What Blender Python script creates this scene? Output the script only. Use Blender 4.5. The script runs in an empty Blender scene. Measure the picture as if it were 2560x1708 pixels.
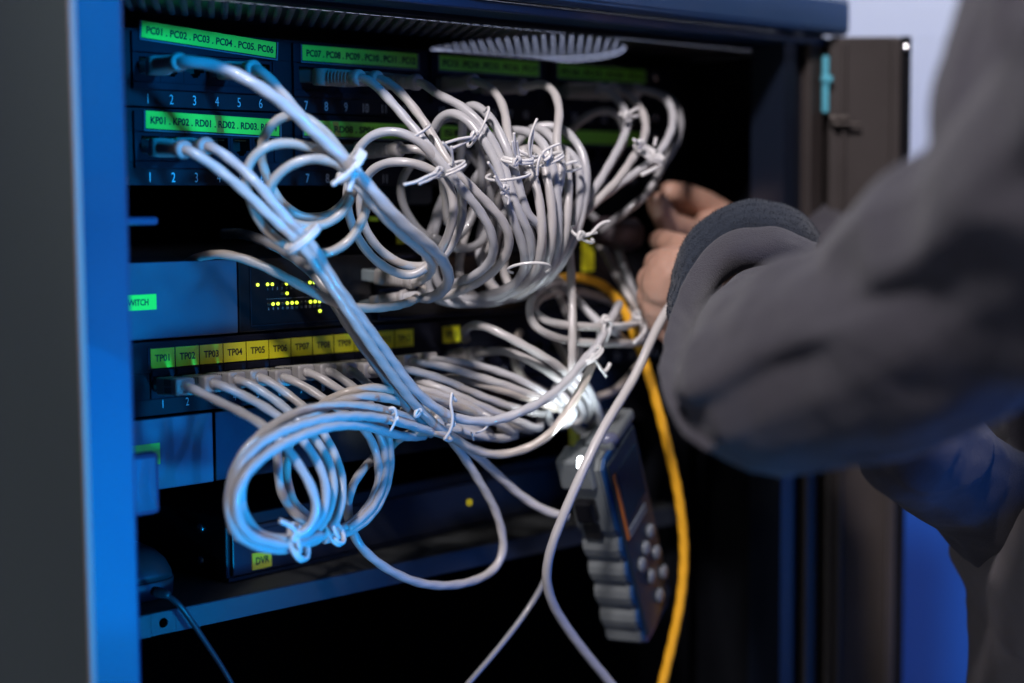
import bpy, bmesh, math, random
from mathutils import Vector, Matrix, noise
random.seed(7)
MM = 0.001
scn = bpy.context.scene
COL = scn.collection

# ------------------------------------------------------------------ camera, world, lights, exposure
F = 4000.0
CAM = Vector((-478.03, -807.75, -60.53))
YAW, PIT, ROL = 0.755018, 0.0863114, -0.00764095
fw = Vector((math.sin(YAW) * math.cos(PIT), math.cos(YAW) * math.cos(PIT), -math.sin(PIT)))
r0 = Vector((math.cos(YAW), -math.sin(YAW), 0)); u0 = r0.cross(fw)
rt = r0 * math.cos(ROL) + u0 * math.sin(ROL); up = -r0 * math.sin(ROL) + u0 * math.cos(ROL)
cd = bpy.data.cameras.new('camera'); cam = bpy.data.objects.new('camera', cd); COL.objects.link(cam)
m = Matrix((rt, up, -fw)).transposed().to_4x4(); m.translation = CAM * MM
cam.matrix_world = m
cd.sensor_width = 36; cd.lens = F / 2560 * 36; cd.clip_start = .02; cd.clip_end = 100
cd.dof.use_dof = True; cd.dof.focus_distance = .948; cd.dof.aperture_fstop = 2.3; cd.dof.aperture_blades = 9
scn.camera = cam
scn.view_settings.view_transform = 'Standard'; scn.view_settings.look = 'None'
scn.view_settings.exposure = 0; scn.view_settings.gamma = 1; scn.view_settings.use_curve_mapping = False
scn.cycles.use_denoising = True; scn.cycles.max_bounces = 7; scn.cycles.caustics_reflective = False; scn.cycles.caustics_refractive = False
scn.cycles.sample_clamp_indirect = 4

w = bpy.data.worlds.new('World'); scn.world = w; w.use_nodes = True
bg = w.node_tree.nodes['Background']; bg.inputs[0].default_value = (.25, .6, 1.0, 1); bg.inputs[1].default_value = .030

def lamp(kind, name, loc, target, energy, color, **kw):
    l = bpy.data.lights.new(name, kind); l.energy = energy; l.color = color
    for k, v in kw.items(): setattr(l, k, v)
    o = bpy.data.objects.new(name, l); COL.objects.link(o); o.location = Vector(loc) * MM
    d = (Vector(target) - Vector(loc)); o.rotation_euler = d.to_track_quat('-Z', 'Y').to_euler()
    return o
lamp('AREA', 'white_fill_lamp', (-1350, -1150, 1600), (150, 0, -60), 9, (1.0, .915, .925), shape='RECTANGLE', size=.34, size_y=.28)  # unseen weak fill added beside the white spot
lamp('SPOT', 'white_spot_lamp', (-1350, -1150, 1600), (470, -200, -80), 262, (1.0, .915, .925), spot_size=math.radians(21), spot_blend=.32, shadow_soft_size=.12)  # unseen white light, cone cut to leave the rack's left side dark
lamp('AREA', 'blue_room_lamp', (1150, -2000, -120), (-60, 0, -100), 34, (.0, .20, 1.0), shape='RECTANGLE', size=1.5, size_y=1.5)
lamp('SPOT', 'blue_key_lamp', (40, -1500, 290), (-30, 0, -15), 128, (.0, .38, 1.0), spot_size=math.radians(14), spot_blend=1.0, shadow_soft_size=.07)  # unseen blue spot added for the left plugs and labels
lamp('SPOT', 'blue_low_lamp', (120, -1500, -780), (-25, -40, -180), 150, (.0, .40, 1.0), spot_size=math.radians(14.5), spot_blend=1.0, shadow_soft_size=.07)  # unseen second blue spot added for the lower coil and arcs
lamp('AREA', 'low_fill_lamp', (-1900, -500, -1000), (-90, 150, -330), 5, (1.0, .93, .85), shape='RECTANGLE', size=.5, size_y=.5)
lamp('AREA', 'wall_fill_lamp', (1100, 0, 1500), (1700, 700, 300), 33, (.93, .95, 1.0), shape='RECTANGLE', size=1.2, size_y=1.2)  # unseen light added to brighten the walls

# ------------------------------------------------------------------ pixel -> place helpers (photo pixels 2560 x 1708)
def ray(x, y): return fw + rt * ((x - 1280) / F) - up * ((y - 854) / F)
def P(x, y, d=0.):
    """point seen at photo pixel x, y that stands d mm in front of the rack plane"""
    v = ray(x, y); return CAM + v * ((-d - CAM.y) / v.y)
def PZ(x, y, z):
    v = ray(x, y); return CAM + v * ((z - CAM.z) / v.z)

# ------------------------------------------------------------------ materials
def mat(name, col, rough=.5, metal=0., spec=.5, bump=0., bscale=400., var=0., vscale=60., emit=None, est=1., coat=0., sss=0., alpha=None, trans=0.):
    ma = bpy.data.materials.new(name); ma.use_nodes = True; nt = ma.node_tree; b = nt.nodes['Principled BSDF']
    b.inputs['Base Color'].default_value = (*col, 1); b.inputs['Roughness'].default_value = rough
    b.inputs['Metallic'].default_value = metal; b.inputs['Specular IOR Level'].default_value = spec
    b.inputs['Coat Weight'].default_value = coat
    if sss:
        b.inputs['Subsurface Weight'].default_value = sss; b.inputs['Subsurface Radius'].default_value = (1, .35, .2); b.inputs['Subsurface Scale'].default_value = .004
    if trans: b.inputs['Transmission Weight'].default_value = trans
    if alpha is not None: b.inputs['Alpha'].default_value = alpha
    if emit: b.inputs['Emission Color'].default_value = (*emit, 1); b.inputs['Emission Strength'].default_value = est
    tc = nt.nodes.new('ShaderNodeTexCoord')
    if var:
        n = nt.nodes.new('ShaderNodeTexNoise'); n.inputs['Scale'].default_value = vscale; n.inputs['Detail'].default_value = 5
        nt.links.new(tc.outputs['Object'], n.inputs['Vector'])
        mx = nt.nodes.new('ShaderNodeMix'); mx.data_type = 'RGBA'
        mx.inputs[6].default_value = (*[c * (1 - var) for c in col], 1); mx.inputs[7].default_value = (*[min(1, c * (1 + var)) for c in col], 1)
        nt.links.new(n.outputs['Fac'], mx.inputs[0]); nt.links.new(mx.outputs[2], b.inputs['Base Color'])
        mr = nt.nodes.new('ShaderNodeMapRange'); mr.inputs[3].default_value = max(0, rough - .08); mr.inputs[4].default_value = min(1, rough + .12)
        nt.links.new(n.outputs['Fac'], mr.inputs[0]); nt.links.new(mr.outputs[0], b.inputs['Roughness'])
    if bump:
        n2 = nt.nodes.new('ShaderNodeTexNoise'); n2.inputs['Scale'].default_value = bscale; n2.inputs['Detail'].default_value = 3
        nt.links.new(tc.outputs['Object'], n2.inputs['Vector'])
        bp = nt.nodes.new('ShaderNodeBump'); bp.inputs['Strength'].default_value = bump; bp.inputs['Distance'].default_value = .001
        nt.links.new(n2.outputs['Fac'], bp.inputs['Height']); nt.links.new(bp.outputs[0], b.inputs['Normal'])
    return ma
M = {}
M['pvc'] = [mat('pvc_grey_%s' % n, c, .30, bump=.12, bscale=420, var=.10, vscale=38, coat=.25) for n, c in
            (('cool', (.50, .50, .52)), ('mid', (.51, .49, .48)), ('warm', (.48, .43, .38)), ('dim', (.26, .26, .27)))]  # dim copy carries shade in its colour for cords further back
M['yellow_pvc'] = mat('yellow_pvc', (.85, .42, .02), .38, bump=.15, bscale=500, var=.12, vscale=90)
M['black_pvc'] = mat('black_pvc', (.03, .032, .04), .35)
M['tie'] = mat('tie_plastic', (.72, .71, .71), .33, coat=.2)
M['boot'] = mat('boot_plastic', (.37, .355, .35), .42, var=.06)
M['bootdark'] = mat('boot_slot', (.06, .06, .06), .7)
M['clear'] = mat('clear_plug', (.25, .30, .32), .12, coat=.5, alpha=.75)
M['panel'] = mat('black_powder_coat', (.008, .009, .018), .5, spec=.2, bump=.12, bscale=1800, var=.2)
M['module'] = mat('panel_plastic', (.009, .010, .022), .55, spec=.15, var=.15, bump=.05, bscale=900)
M['cavity'] = mat('jack_cavity', (.003, .003, .004), .6)
M['gold'] = mat('gold_pins', (.2, .15, .08), .3, metal=1)
M['frame'] = mat('blue_lit_cabinet_paint', (.004, .042, .125), .36, spec=.9, bump=.12, bscale=1500, var=.12, vscale=12, coat=.5)  # blue light on the dark frame is put into this base colour
M['side'] = mat('side_panel_paint', (.075, .095, .095), .55, spec=.3, bump=.1, bscale=1500, var=.1, vscale=8)
M['inner'] = mat('cabinet_inside', (.004, .005, .008), .7, spec=.15, bump=.1, bscale=900)
M['edge'] = mat('lit_edge', (.40, .33, .31), .5)  # pale colour stands for light caught by the side panel's edge
M['switch'] = mat('switch_paint', (.03, .05, .09), .36, spec=1.0, var=.08, coat=.3)
M['gloss'] = mat('gloss_black', (.008, .008, .010), .22, spec=.4)
M['ink'] = mat('black_ink', (.006, .006, .006), .6)
M['white_ink'] = mat('white_ink', (.62, .68, .75), .5)
M['grey_ink'] = mat('grey_ink', (.22, .23, .24), .5)
M['yellow'] = mat('yellow_label', (.95, .88, .02), .42, var=.06, vscale=30)
M['green'] = mat('blue_lit_label', (.32, .95, .07), .38, var=.12, vscale=40)  # yellow paper under blue light, the green put into its colour
M['led'] = mat('led_lit', (.6, .7, .1), .4, emit=(.78, 1.0, .05), est=2.2)
M['ledoff'] = mat('led_off', (.02, .022, .02), .3)
M['ledw'] = mat('led_white', (1, 1, 1), .4, emit=(.85, .97, 1.0), est=14)
M['amber'] = mat('led_amber', (.7, .6, .0), .4, emit=(.85, .68, .0), est=1.0)
M['steel'] = mat('screw_steel', (.55, .56, .58), .25, metal=1)
M['dvr'] = mat('dvr_shell', (.010, .010, .012), .38, bump=.2, bscale=2500, var=.3)
M['shelf'] = mat('shelf_paint', (.022, .028, .045), .38, spec=.8, bump=.35, bscale=2600, var=.2)
M['dust'] = mat('dusty_shelf', (.030, .034, .036), .75, bump=.4, bscale=1500, var=.5, vscale=500)
M['router'] = mat('router_plastic', (.03, .033, .04), .42, var=.4, vscale=60, bump=.1)
M['door'] = mat('door_paint', (.036, .029, .028), .5, var=.2, vscale=20)
M['glass'] = mat('door_glass', (.3, .32, .36), .05, alpha=.015)
M['tester'] = mat('tester_grey', (.13, .145, .15), .5, bump=.1, bscale=1500, var=.06)
M['testerf'] = mat('tester_face', (.012, .020, .032), .4)
M['testblue'] = mat('tester_blue', (.005, .045, .15), .4)
M['orange'] = mat('tester_orange', (.38, .11, .02), .4)
M['screen'] = mat('tester_screen', (.01, .025, .05), .15)
M['key'] = mat('rubber_key', (.14, .16, .19), .22, coat=.4)
M['skin'] = mat('skin', (.42, .245, .18), .48, bump=.25, bscale=350, var=.08, vscale=90, sss=.15)
M['jacket'] = mat('jacket_cloth', (.052, .050, .062), .95, spec=.1, bump=.9, bscale=1100, var=.12, vscale=25)
M['fleece'] = mat('cuff_fleece', (.022, .028, .042), .95, spec=.1, bump=.9, bscale=900, var=.5, vscale=700)
M['trouser'] = mat('trouser_cloth', (.20, .185, .195), .9, bump=.5, bscale=1200, var=.15)
M['hair'] = mat('hair', (.02, .015, .012), .6)
M['wall'] = mat('wall_paint', (.74, .75, .80), .8, bump=.05, bscale=60)
M['floor'] = mat('floor_tile', (.3, .3, .31), .5, var=.1)
M['dimblue'] = mat('box_grey', (.10, .13, .17), .5)
for k in ('jacket', 'fleece'):
    b = M[k].node_tree.nodes['Principled BSDF']; b.inputs['Sheen Weight'].default_value = .15; b.inputs['Sheen Roughness'].default_value = .5
# perforated sheet: round holes in staggered rows
def perforated():
    ma = mat('perforated_sheet', (.035, .035, .04), .45); nt = ma.node_tree; b = nt.nodes['Principled BSDF']
    tc = nt.nodes.new('ShaderNodeTexCoord'); sp = nt.nodes.new('ShaderNodeSeparateXYZ'); nt.links.new(tc.outputs['Object'], sp.inputs[0])
    def mth(op, a, bb=None):
        n = nt.nodes.new('ShaderNodeMath'); n.operation = op
        for i, v in enumerate((a, bb)):
            if v is None: continue
            if isinstance(v, (int, float)): n.inputs[i].default_value = v
            else: nt.links.new(v, n.inputs[i])
        return n.outputs[0]
    p = .0090
    sx = mth('SINE', mth('MULTIPLY', sp.outputs[0], 2 * math.pi / p)); sy = mth('SINE', mth('MULTIPLY', sp.outputs[1], 2 * math.pi / p))
    hole = mth('GREATER_THAN', mth('MULTIPLY', sx, sy), .66)
    inv = mth('SUBTRACT', 1.0, hole); nt.links.new(inv, b.inputs['Alpha'])
    return ma
M['perf'] = perforated()

# ------------------------------------------------------------------ mesh helpers (all numbers in mm)
def link(name, bm, ma, parent=None, smooth=False):
    me = bpy.data.meshes.new(name)
    bm.normal_update(); bm.to_mesh(me); bm.free()
    o = bpy.data.objects.new(name, me); COL.objects.link(o)
    for x in (ma if isinstance(ma, (list, tuple)) else [ma]): me.materials.append(x)
    if smooth:
        for p in me.polygons: p.use_smooth = True
    if parent: o.parent = parent
    return o
def thing(name, label, cat, group=None):
    o = bpy.data.objects.new(name, None); COL.objects.link(o); o.empty_display_size = .02
    return tag(o, label, cat, group)
def tag(o, label=None, cat=None, group=None, kind=None):
    if label: o['label'] = label
    if cat: o['category'] = cat
    if group: o['group'] = group
    if kind: o['kind'] = kind
    return o
def V(*a): return Vector(a)
def box(bm, a, b, bev=0., mi=0, mtx=None, seg=2):
    a, b = Vector(a), Vector(b)
    vs = [bm.verts.new(V((a, b)[i].x, (a, b)[j].y, (a, b)[k].z) * MM) for i in (0, 1) for j in (0, 1) for k in (0, 1)]
    fs = [(0, 1, 3, 2), (4, 6, 7, 5), (0, 4, 5, 1), (2, 3, 7, 6), (0, 2, 6, 4), (1, 5, 7, 3)]
    faces = [bm.faces.new([vs[i] for i in f]) for f in fs]
    for f in faces: f.material_index = mi
    bmesh.ops.recalc_face_normals(bm, faces=faces)
    if bev:
        es = list({e for f in faces for e in f.edges})
        r = bmesh.ops.bevel(bm, geom=es, offset=bev * MM, segments=seg, affect='EDGES', profile=.5)
        for f in r['faces']: f.material_index = mi
        vs = list({v for f in faces if f.is_valid for v in f.verts} | set(r['verts']))
    if mtx is not None: bmesh.ops.transform(bm, matrix=mtx, verts=[v for v in vs if v.is_valid])
def boxobj(name, a, b, ma, parent=None, bev=0., mtx=None):
    bm = bmesh.new(); box(bm, a, b, bev, 0, mtx); return link(name, bm, ma, parent)
def prism(bm, pts, y0, y1, mi=0):
    """outline in x,z extruded from y0 to y1"""
    A = [bm.verts.new(V(x, y0, z) * MM) for x, z in pts]; B = [bm.verts.new(V(x, y1, z) * MM) for x, z in pts]
    n = len(pts); fs = [bm.faces.new(A), bm.faces.new(B[::-1])]
    for i in range(n): fs.append(bm.faces.new((A[i], A[(i + 1) % n], B[(i + 1) % n], B[i])))
    for f in fs: f.material_index = mi
    bmesh.ops.recalc_face_normals(bm, faces=fs)
def spline(pts, step, closed=False):
    pts = [Vector(p) for p in pts]
    if closed: ext = [pts[-1]] + pts + [pts[0], pts[1]]
    else: ext = [pts[0] * 2 - pts[1]] + pts + [pts[-1] * 2 - pts[-2]]
    out = []
    for i in range(1, len(ext) - 2):
        p0, p1, p2, p3 = ext[i - 1:i + 3]
        t0 = 0; t1 = t0 + max((p1 - p0).length, 1e-4) ** .5; t2 = t1 + max((p2 - p1).length, 1e-4) ** .5; t3 = t2 + max((p3 - p2).length, 1e-4) ** .5
        n = max(2, int((p2 - p1).length / step))
        for k in range(n):
            t = t1 + (t2 - t1) * k / n
            a1 = p0 * ((t1 - t) / (t1 - t0)) + p1 * ((t - t0) / (t1 - t0)); a2 = p1 * ((t2 - t) / (t2 - t1)) + p2 * ((t - t1) / (t2 - t1))
            a3 = p2 * ((t3 - t) / (t3 - t2)) + p3 * ((t - t2) / (t3 - t2))
            b1 = a1 * ((t2 - t) / (t2 - t0)) + a2 * ((t - t0) / (t2 - t0)); b2 = a2 * ((t3 - t) / (t3 - t1)) + a3 * ((t - t1) / (t3 - t1))
            out.append(b1 * ((t2 - t) / (t2 - t1)) + b2 * ((t - t1) / (t2 - t1)))
    if not closed: out.append(ext[-2])
    # relax the hand-placed control points into a springy curve
    for _ in range(14):
        q = out[:]
        rng = range(len(out)) if closed else range(1, len(out) - 1)
        for i in rng: q[i] = out[i] * .5 + (out[i - 1] + out[(i + 1) % len(out)]) * .25
        out = q
    return out
def tube(bm, pts, rad, step=2.0, sides=14, ripple=0., flat=1., smooth_path=True, taper=None):
    path = spline(pts, step) if smooth_path else [Vector(p) for p in pts]
    T = (path[1] - path[0]).normalized(); N = T.orthogonal().normalized(); rings = []; s = 0
    ph = random.random() * 6
    for i, p in enumerate(path):
        t = (path[min(i + 1, len(path) - 1)] - path[max(i - 1, 0)])
        t = t.normalized() if t.length > 1e-6 else T
        N = (N - t * N.dot(t)).normalized(); B = t.cross(N)
        if i: s += (p - path[i - 1]).length
        rr = rad * (taper(i / (len(path) - 1)) if taper else 1)
        ring = []
        for k in range(sides):
            a = 2 * math.pi * k / sides
            q = rr * (1 + ripple * math.cos(2 * a + s * .42 + ph))
            ring.append(bm.verts.new((p + N * (math.cos(a) * q) + B * (math.sin(a) * q * flat)) * MM))
        rings.append(ring)
    for a, b in zip(rings, rings[1:]):
        for k in range(sides): bm.faces.new((a[k], a[(k + 1) % sides], b[(k + 1) % sides], b[k]))
    bm.faces.new(rings[0][::-1]); bm.faces.new(rings[-1])
    return path
def tubeobj(name, pts, rad, ma, parent=None, **kw):
    bm = bmesh.new(); tube(bm, pts, rad, **kw); return link(name, bm, ma, parent, True)
def ssweep(bm, A, axis, prof, upv=V(0, 0, 1), n=28, mi=0):
    """superellipse sections along an axis: prof = [(s, half width, half height, exponent)]"""
    ax = axis.normalized(); sx = ax.cross(upv).normalized(); sz = sx.cross(ax)
    rings = []
    for s, hw, hh, ex in prof:
        ring = []
        for k in range(n):
            a = 2 * math.pi * k / n; c, si = math.cos(a), math.sin(a)
            ring.append(bm.verts.new((A + ax * s + sx * (math.copysign(abs(c) ** (2 / ex), c) * hw) + sz * (math.copysign(abs(si) ** (2 / ex), si) * hh)) * MM))
        rings.append(ring)
    fs = []
    for a, b in zip(rings, rings[1:]):
        for k in range(n): fs.append(bm.faces.new((a[k], a[(k + 1) % n], b[(k + 1) % n], b[k])))
    fs.append(bm.faces.new(rings[0][::-1])); fs.append(bm.faces.new(rings[-1]))
    bmesh.ops.recalc_face_normals(bm, faces=fs)
    for f in fs: f.material_index = mi
def lathe(bm, C, axis, prof, n=24, mi=0): ssweep(bm, C, axis, [(s, r, r, 2) for s, r in prof], V(.01, .3, .95), n, mi)
def text(name, items, ma, parent, y, size, thick=.05, align='CENTER', sx=.72, bold=.02):
    """one mesh holding several strings that face the room; items = (string, x, z, tilt)"""
    bm = bmesh.new()
    for s, x, z, rot in items:
        cu = bpy.data.curves.new('t', 'FONT'); cu.body = s; cu.size = size * MM; cu.align_x = align; cu.align_y = 'CENTER'; cu.extrude = thick * MM; cu.resolution_u = 3; cu.offset = size * MM * bold
        o = bpy.data.objects.new('t', cu); COL.objects.link(o); bpy.context.view_layer.update()
        me = bpy.data.meshes.new_from_object(o.evaluated_get(bpy.context.evaluated_depsgraph_get()))
        me.transform(Matrix.Translation(V(x, y, z) * MM) @ Matrix.Rotation(math.pi / 2, 4, 'X') @ Matrix.Rotation(rot, 4, 'Z') @ Matrix.Diagonal((sx, 1, 1, 1)))
        bm.from_mesh(me); bpy.data.objects.remove(o); bpy.data.meshes.remove(me); bpy.data.curves.remove(cu)
    return link(name, bm, ma, parent)

# ------------------------------------------------------------------ setting
FLOOR = -1300
tag(boxobj('wall_back', (-2500, 1250, FLOOR), (1900, 1330, 2600), M['wall']), kind='structure')
tag(boxobj('wall_right', (1800, -3000, FLOOR), (1900, 1247, 2600), M['wall']), kind='structure')
tag(boxobj('floor', (-2500, -3000, FLOOR - 40), (1797, 1247, FLOOR), M['floor']), kind='structure')

pt = boxobj('blue_light_panel', (1200, -650, FLOOR), (1212, 900, -190), mat('panel_blue_light', (.002, .11, .60), .6), None, 2)  # added panel, blue light on the lower wall put into its colour
tag(pt, 'added panel for the blue light on the wall, low behind the glass door', 'blue_light_panel')

# ------------------------------------------------------------------ cabinet
D = 90.                                   # the frame stands 90 mm in front of the equipment rails
XL0, XL1 = P(200, 600, D).x, P(325, 600, D).x
XR0, XR1 = P(1958, 500, D).x, P(2052, 500, D).x
ZLIP0 = P(1800, 67, D).z; ZC = ZLIP0 - 9; ZT = ZLIP0 + 40; ZB = -1240
cab = thing('server_cabinet', 'dark metal network cabinet with open front, blue lit left post and perforated roof', 'cabinet')
bm = bmesh.new(); box(bm, (XL0, -D, ZB), (XL1, -D + 24, ZLIP0 + 6), 2.0)
o = link('left_post', bm, M['frame'], cab)
bm = bmesh.new(); box(bm, (XL0 - 3.5, -D - 1, ZB), (XL0 - .2, -D + 620, ZT), 1.2); link('side_panel', bm, M['side'], cab)
bm = bmesh.new(); box(bm, (XL0 - 3.8, -D - 4.2, ZB), (XL0 - .1, -D - 1.2, ZT), .8); link('lit_edge_strip', bm, M['edge'], cab)  # strip added for the light along the panel's front edge
bm = bmesh.new(); w_ = XR1 - XR0
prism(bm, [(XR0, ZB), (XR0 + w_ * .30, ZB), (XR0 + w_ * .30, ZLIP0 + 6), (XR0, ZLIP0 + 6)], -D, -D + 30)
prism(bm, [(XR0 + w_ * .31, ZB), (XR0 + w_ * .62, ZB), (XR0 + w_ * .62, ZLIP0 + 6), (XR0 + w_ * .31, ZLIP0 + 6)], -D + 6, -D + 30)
link('right_post', bm, mat('post_shade_paint', (.006, .010, .022), .34, spec=.7), cab)  # darker copy of the frame paint, shade put into its colour
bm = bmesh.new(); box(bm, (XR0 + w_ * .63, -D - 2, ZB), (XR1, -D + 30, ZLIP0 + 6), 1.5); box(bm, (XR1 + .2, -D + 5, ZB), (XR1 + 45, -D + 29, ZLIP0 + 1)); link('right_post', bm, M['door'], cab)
bm = bmesh.new(); box(bm, (XR1, -D + 32, ZB), (XR1 + 3, -D + 620, ZC - .1), 0); link('side_panel', bm, M['inner'], cab)
# roof: bezel that leans back, ledge under it, perforated sheet with a fan opening
bm = bmesh.new()
pr = [(-D - 14, ZLIP0 + 1), (-D - 16, ZLIP0 + 4), (-D - 16, ZLIP0 + 26), (-D - 12, ZLIP0 + 31), (-D + 26, ZT + 16), (-D + 60, ZT + 17), (-D + 60, ZT + 12), (-D - 4, ZLIP0 + 10), (-D - 4, ZLIP0 + 1)]
A_ = [bm.verts.new(V(XL0 - 6, y, z) * MM) for y, z in pr]; B_ = [bm.verts.new(V(XR1 + 12, y, z) * MM) for y, z in pr]
fs = [bm.faces.new(A_), bm.faces.new(B_[::-1])] + [bm.faces.new((A_[i], A_[(i + 1) % len(pr)], B_[(i + 1) % len(pr)], B_[i])) for i in range(len(pr))]
bmesh.ops.recalc_face_normals(bm, faces=fs); bmesh.ops.bevel(bm, geom=bm.edges[:], offset=.0012, segments=2, affect='EDGES')
link('roof_bezel', bm, M['frame'], cab)
boxobj('roof_ledge', (XL0, -D + 26, ZLIP0 - 9), (XR1 - 2, -D + 38, ZLIP0 + 8), M['panel'], cab, 1)
boxobj('roof_ledge', (XL0, -D - 3, ZLIP0 - 6), (XR1 + 2, -D + 25, ZLIP0 + .5), M['frame'], cab, 1)
# roof sheets round the fan opening
vent = [PZ(x, y, ZC) for x, y in ((1572, 116), (1545, 97), (1500, 86), (1400, 81), (1280, 91), (1150, 108), (1040, 121), (1110, 136), (1230, 149), (1340, 156), (1440, 155), (1530, 143))]
vent = spline([(p.x, p.y, p.z) for p in vent], 12, True)
vx0, vx1 = min(p.x for p in vent), max(p.x for p in vent); vy0, vy1 = min(p.y for p in vent), max(p.y for p in vent)
bm = bmesh.new()
X0, X1, Y0, Y1 = XL0, XR1 + 4, -D + 38, 520
O = [bm.verts.new(V(x, y, ZC) * MM) for x, y in ((X0, Y0), (X1, Y0), (X1, Y1), (X0, Y1))]; I = [bm.verts.new(p * MM) for p in vent]
bmesh.ops.triangle_fill(bm, edges=[bm.edges.new((L[i], L[(i + 1) % len(L)])) for L in (O, I) for i in range(len(L))], use_beauty=True)
link('roof_sheet', bm, mat('roof_sheet_paint', (.05, .05, .055), .35, bump=1.0, bscale=260), cab)
bm = bmesh.new(); vs = [bm.verts.new((p + V(0, 0, 1.2)) * MM) for p in vent]; bm.faces.new(vs)
link('fan_grille', bm, M['perf'], cab)
# stamped dimples on the underside of the roof near the front
bm = bmesh.new()
for i in range(46):
    for j in range(10):
        x = X0 + 60 + i * 9 + (j % 2) * 4.5; y = Y0 + 3 + j * 7
        if vx0 - 6 < x < vx1 + 6 and y > vy0 - 4: continue
        lathe(bm, V(x, y, ZC - 1.1), V(0, 0, 1), [(0, 1.4), (.7, 2.2), (1.3, 2.6)], 8)
link('roof_dimples', bm, M['steel'] if False else mat('dimple_paint', (.16, .16, .17), .4), cab, True)
for x0, x1 in ((XL1 + 6, -34.5), (450.5, XR0 + 6)):
    boxobj('rack_rail', (x0, 4, ZB), (x1, 34, ZC - 3), M['inner'], cab, 1)
boxobj('back_panel', (XL0, 525, ZB), (XR1, 530, ZC - 1), M['inner'], cab)
boxobj('bottom_panel', (XL0, -D + 32, ZB - 4), (XR1, 530, ZB - .5), M['inner'], cab)
# small fittings at the left post
a = P(330, 553, 40); b = P(390, 553, 40)
boxobj('latch_bar', (a.x - 50, -43, a.z - 2.2), (b.x, -37, a.z + 2.2), M['frame'], cab, 1.5)
a = P(345, 1133, 46); b = P(397, 1283, 46)
boxobj('lock_bracket', (a.x - 40, -49, b.z), (b.x, -41, a.z), M['frame'], cab, 3)
# glazed door swung out to the right
dr = bpy.data.objects.new('door', None); COL.objects.link(dr); dr.parent = cab
hx = P(2072, 400, D + 8); doort = P(2180, 104, D + 8).z
ang = -math.atan2(.6853, .7284)
dm = Matrix.Translation(V(hx.x, hx.y, 0) * MM) @ Matrix.Rotation(ang, 4, 'Z')
bm = bmesh.new(); box(bm, (0, 0, ZB), (52, 22, doort), 1.5, 0, dm); box(bm, (9, -4, ZB), (12, 0, doort - 4), 1, 0, dm); box(bm, (45, -5, ZB), (52, -.2, doort - 2), 1, 0, dm)
link('stile', bm, M['door'], dr)
bm = bmesh.new(); box(bm, (52.2, -2, ZB), (60, 18, doort), 1, 0, dm); link('gasket', bm, M['gloss'], dr)
bm = bmesh.new(); box(bm, (60.2, 5, ZB), (470, 9, doort + .5), .3, 0, dm); link('glass_pane', bm, M['glass'], dr)
bm = bmesh.new(); lathe(bm, dm.inverted() @ V(0, 0, 0) * 0 + V(56, -5, doort - 9), V(0, -1, 0), [(0, 2), (1, 2.4), (1.6, 1)], 12); bmesh.ops.transform(bm, matrix=dm, verts=bm.verts[:]); link('screw', bm, M['steel'], dr)
bm = bmesh.new(); z1, z0 = P(2070, 145, D).z, P(2070, 285, D).z
box(bm, (-6, -6, z0), (-1.5, 0, z1), 1, 0, dm); box(bm, (-7, -8, z0 + 22), (1, -1, z0 + 27), 1, 0, dm); link('hinge', bm, mat('hinge_plastic', (.10, .42, .55), .35), dr, False)
hz = P(2100, 300, D).z
bm = bmesh.new(); box(bm, (-1, -10, hz - 2.5), (14, -4.4, hz + 1.5), 1.5, 0, dm); box(bm, (2, -9, hz - 6), (22, -6, hz - 3.5), 1, 0, dm); link('latch', bm, mat('latch_metal', (.16, .14, .13), .4, metal=1), dr)

# ------------------------------------------------------------------ rack equipment
def screw(par, x, z, y, r=3.4):
    bm = bmesh.new(); lathe(bm, V(x, y, z), V(0, -1, 0), [(0, r), (.8, r), (1.9, r * .7), (2.1, r * .25)], 16)
    box(bm, (x - r * .55, y - 2.4, z - .35), (x + r * .55, y - 1.6, z + .35), 0, 1); box(bm, (x - .35, y - 2.4, z - r * .55), (x + .35, y - 1.6, z + r * .55), 0, 1)
    return link('screw', bm, [M['steel'], M['cavity']], par, False)
def face(par, name, x0, x1, z0, z1, ma, y=0., t=4., bev=.6): return boxobj(name, (x0, y, z0), (x1, y + t, z1), ma, par, bev)
JW = 15.31
def jack_mesh(wd, hh, ma):
    bm = bmesh.new()
    outer = [(-wd / 2, -hh / 2), (wd / 2, -hh / 2), (wd / 2, hh / 2), (-wd / 2, hh / 2)]
    t = hh / 2 - 2.0; b = t - 7.4
    inner = [(-5.9, t), (5.9, t), (5.9, b), (3.4, b), (3.4, b - 1.7), (1.9, b - 1.7), (1.9, b - 3.0), (-1.9, b - 3.0), (-1.9, b - 1.7), (-3.4, b - 1.7), (-3.4, b), (-5.9, b)]
    def ring(pts, y): return [bm.verts.new(V(x, y, z) * MM) for x, z in pts]
    O = ring(outer, 0); I = ring(inner, 0)
    es = [bm.edges.new((L[i], L[(i + 1) % len(L)])) for L in (O, I) for i in range(len(L))]
    bmesh.ops.triangle_fill(bm, edges=es, use_beauty=True)
    I2 = ring(inner, 10.5); n = len(I)
    for i in range(n): bm.faces.new((I[i], I[(i + 1) % n], I2[(i + 1) % n], I2[i])).material_index = 1
    bm.faces.new(I2).material_index = 1
    O2 = ring(outer, 11); n = 4
    for i in range(n): bm.faces.new((O[i], O[(i + 1) % n], O2[(i + 1) % n], O2[i]))
    for k in range(8):
        x = -3.6 + k * 1.03; box(bm, (x - .2, .9, t - 1.6), (x + .2, 7, t - 1.1), 0, 2)
    return bm
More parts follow.
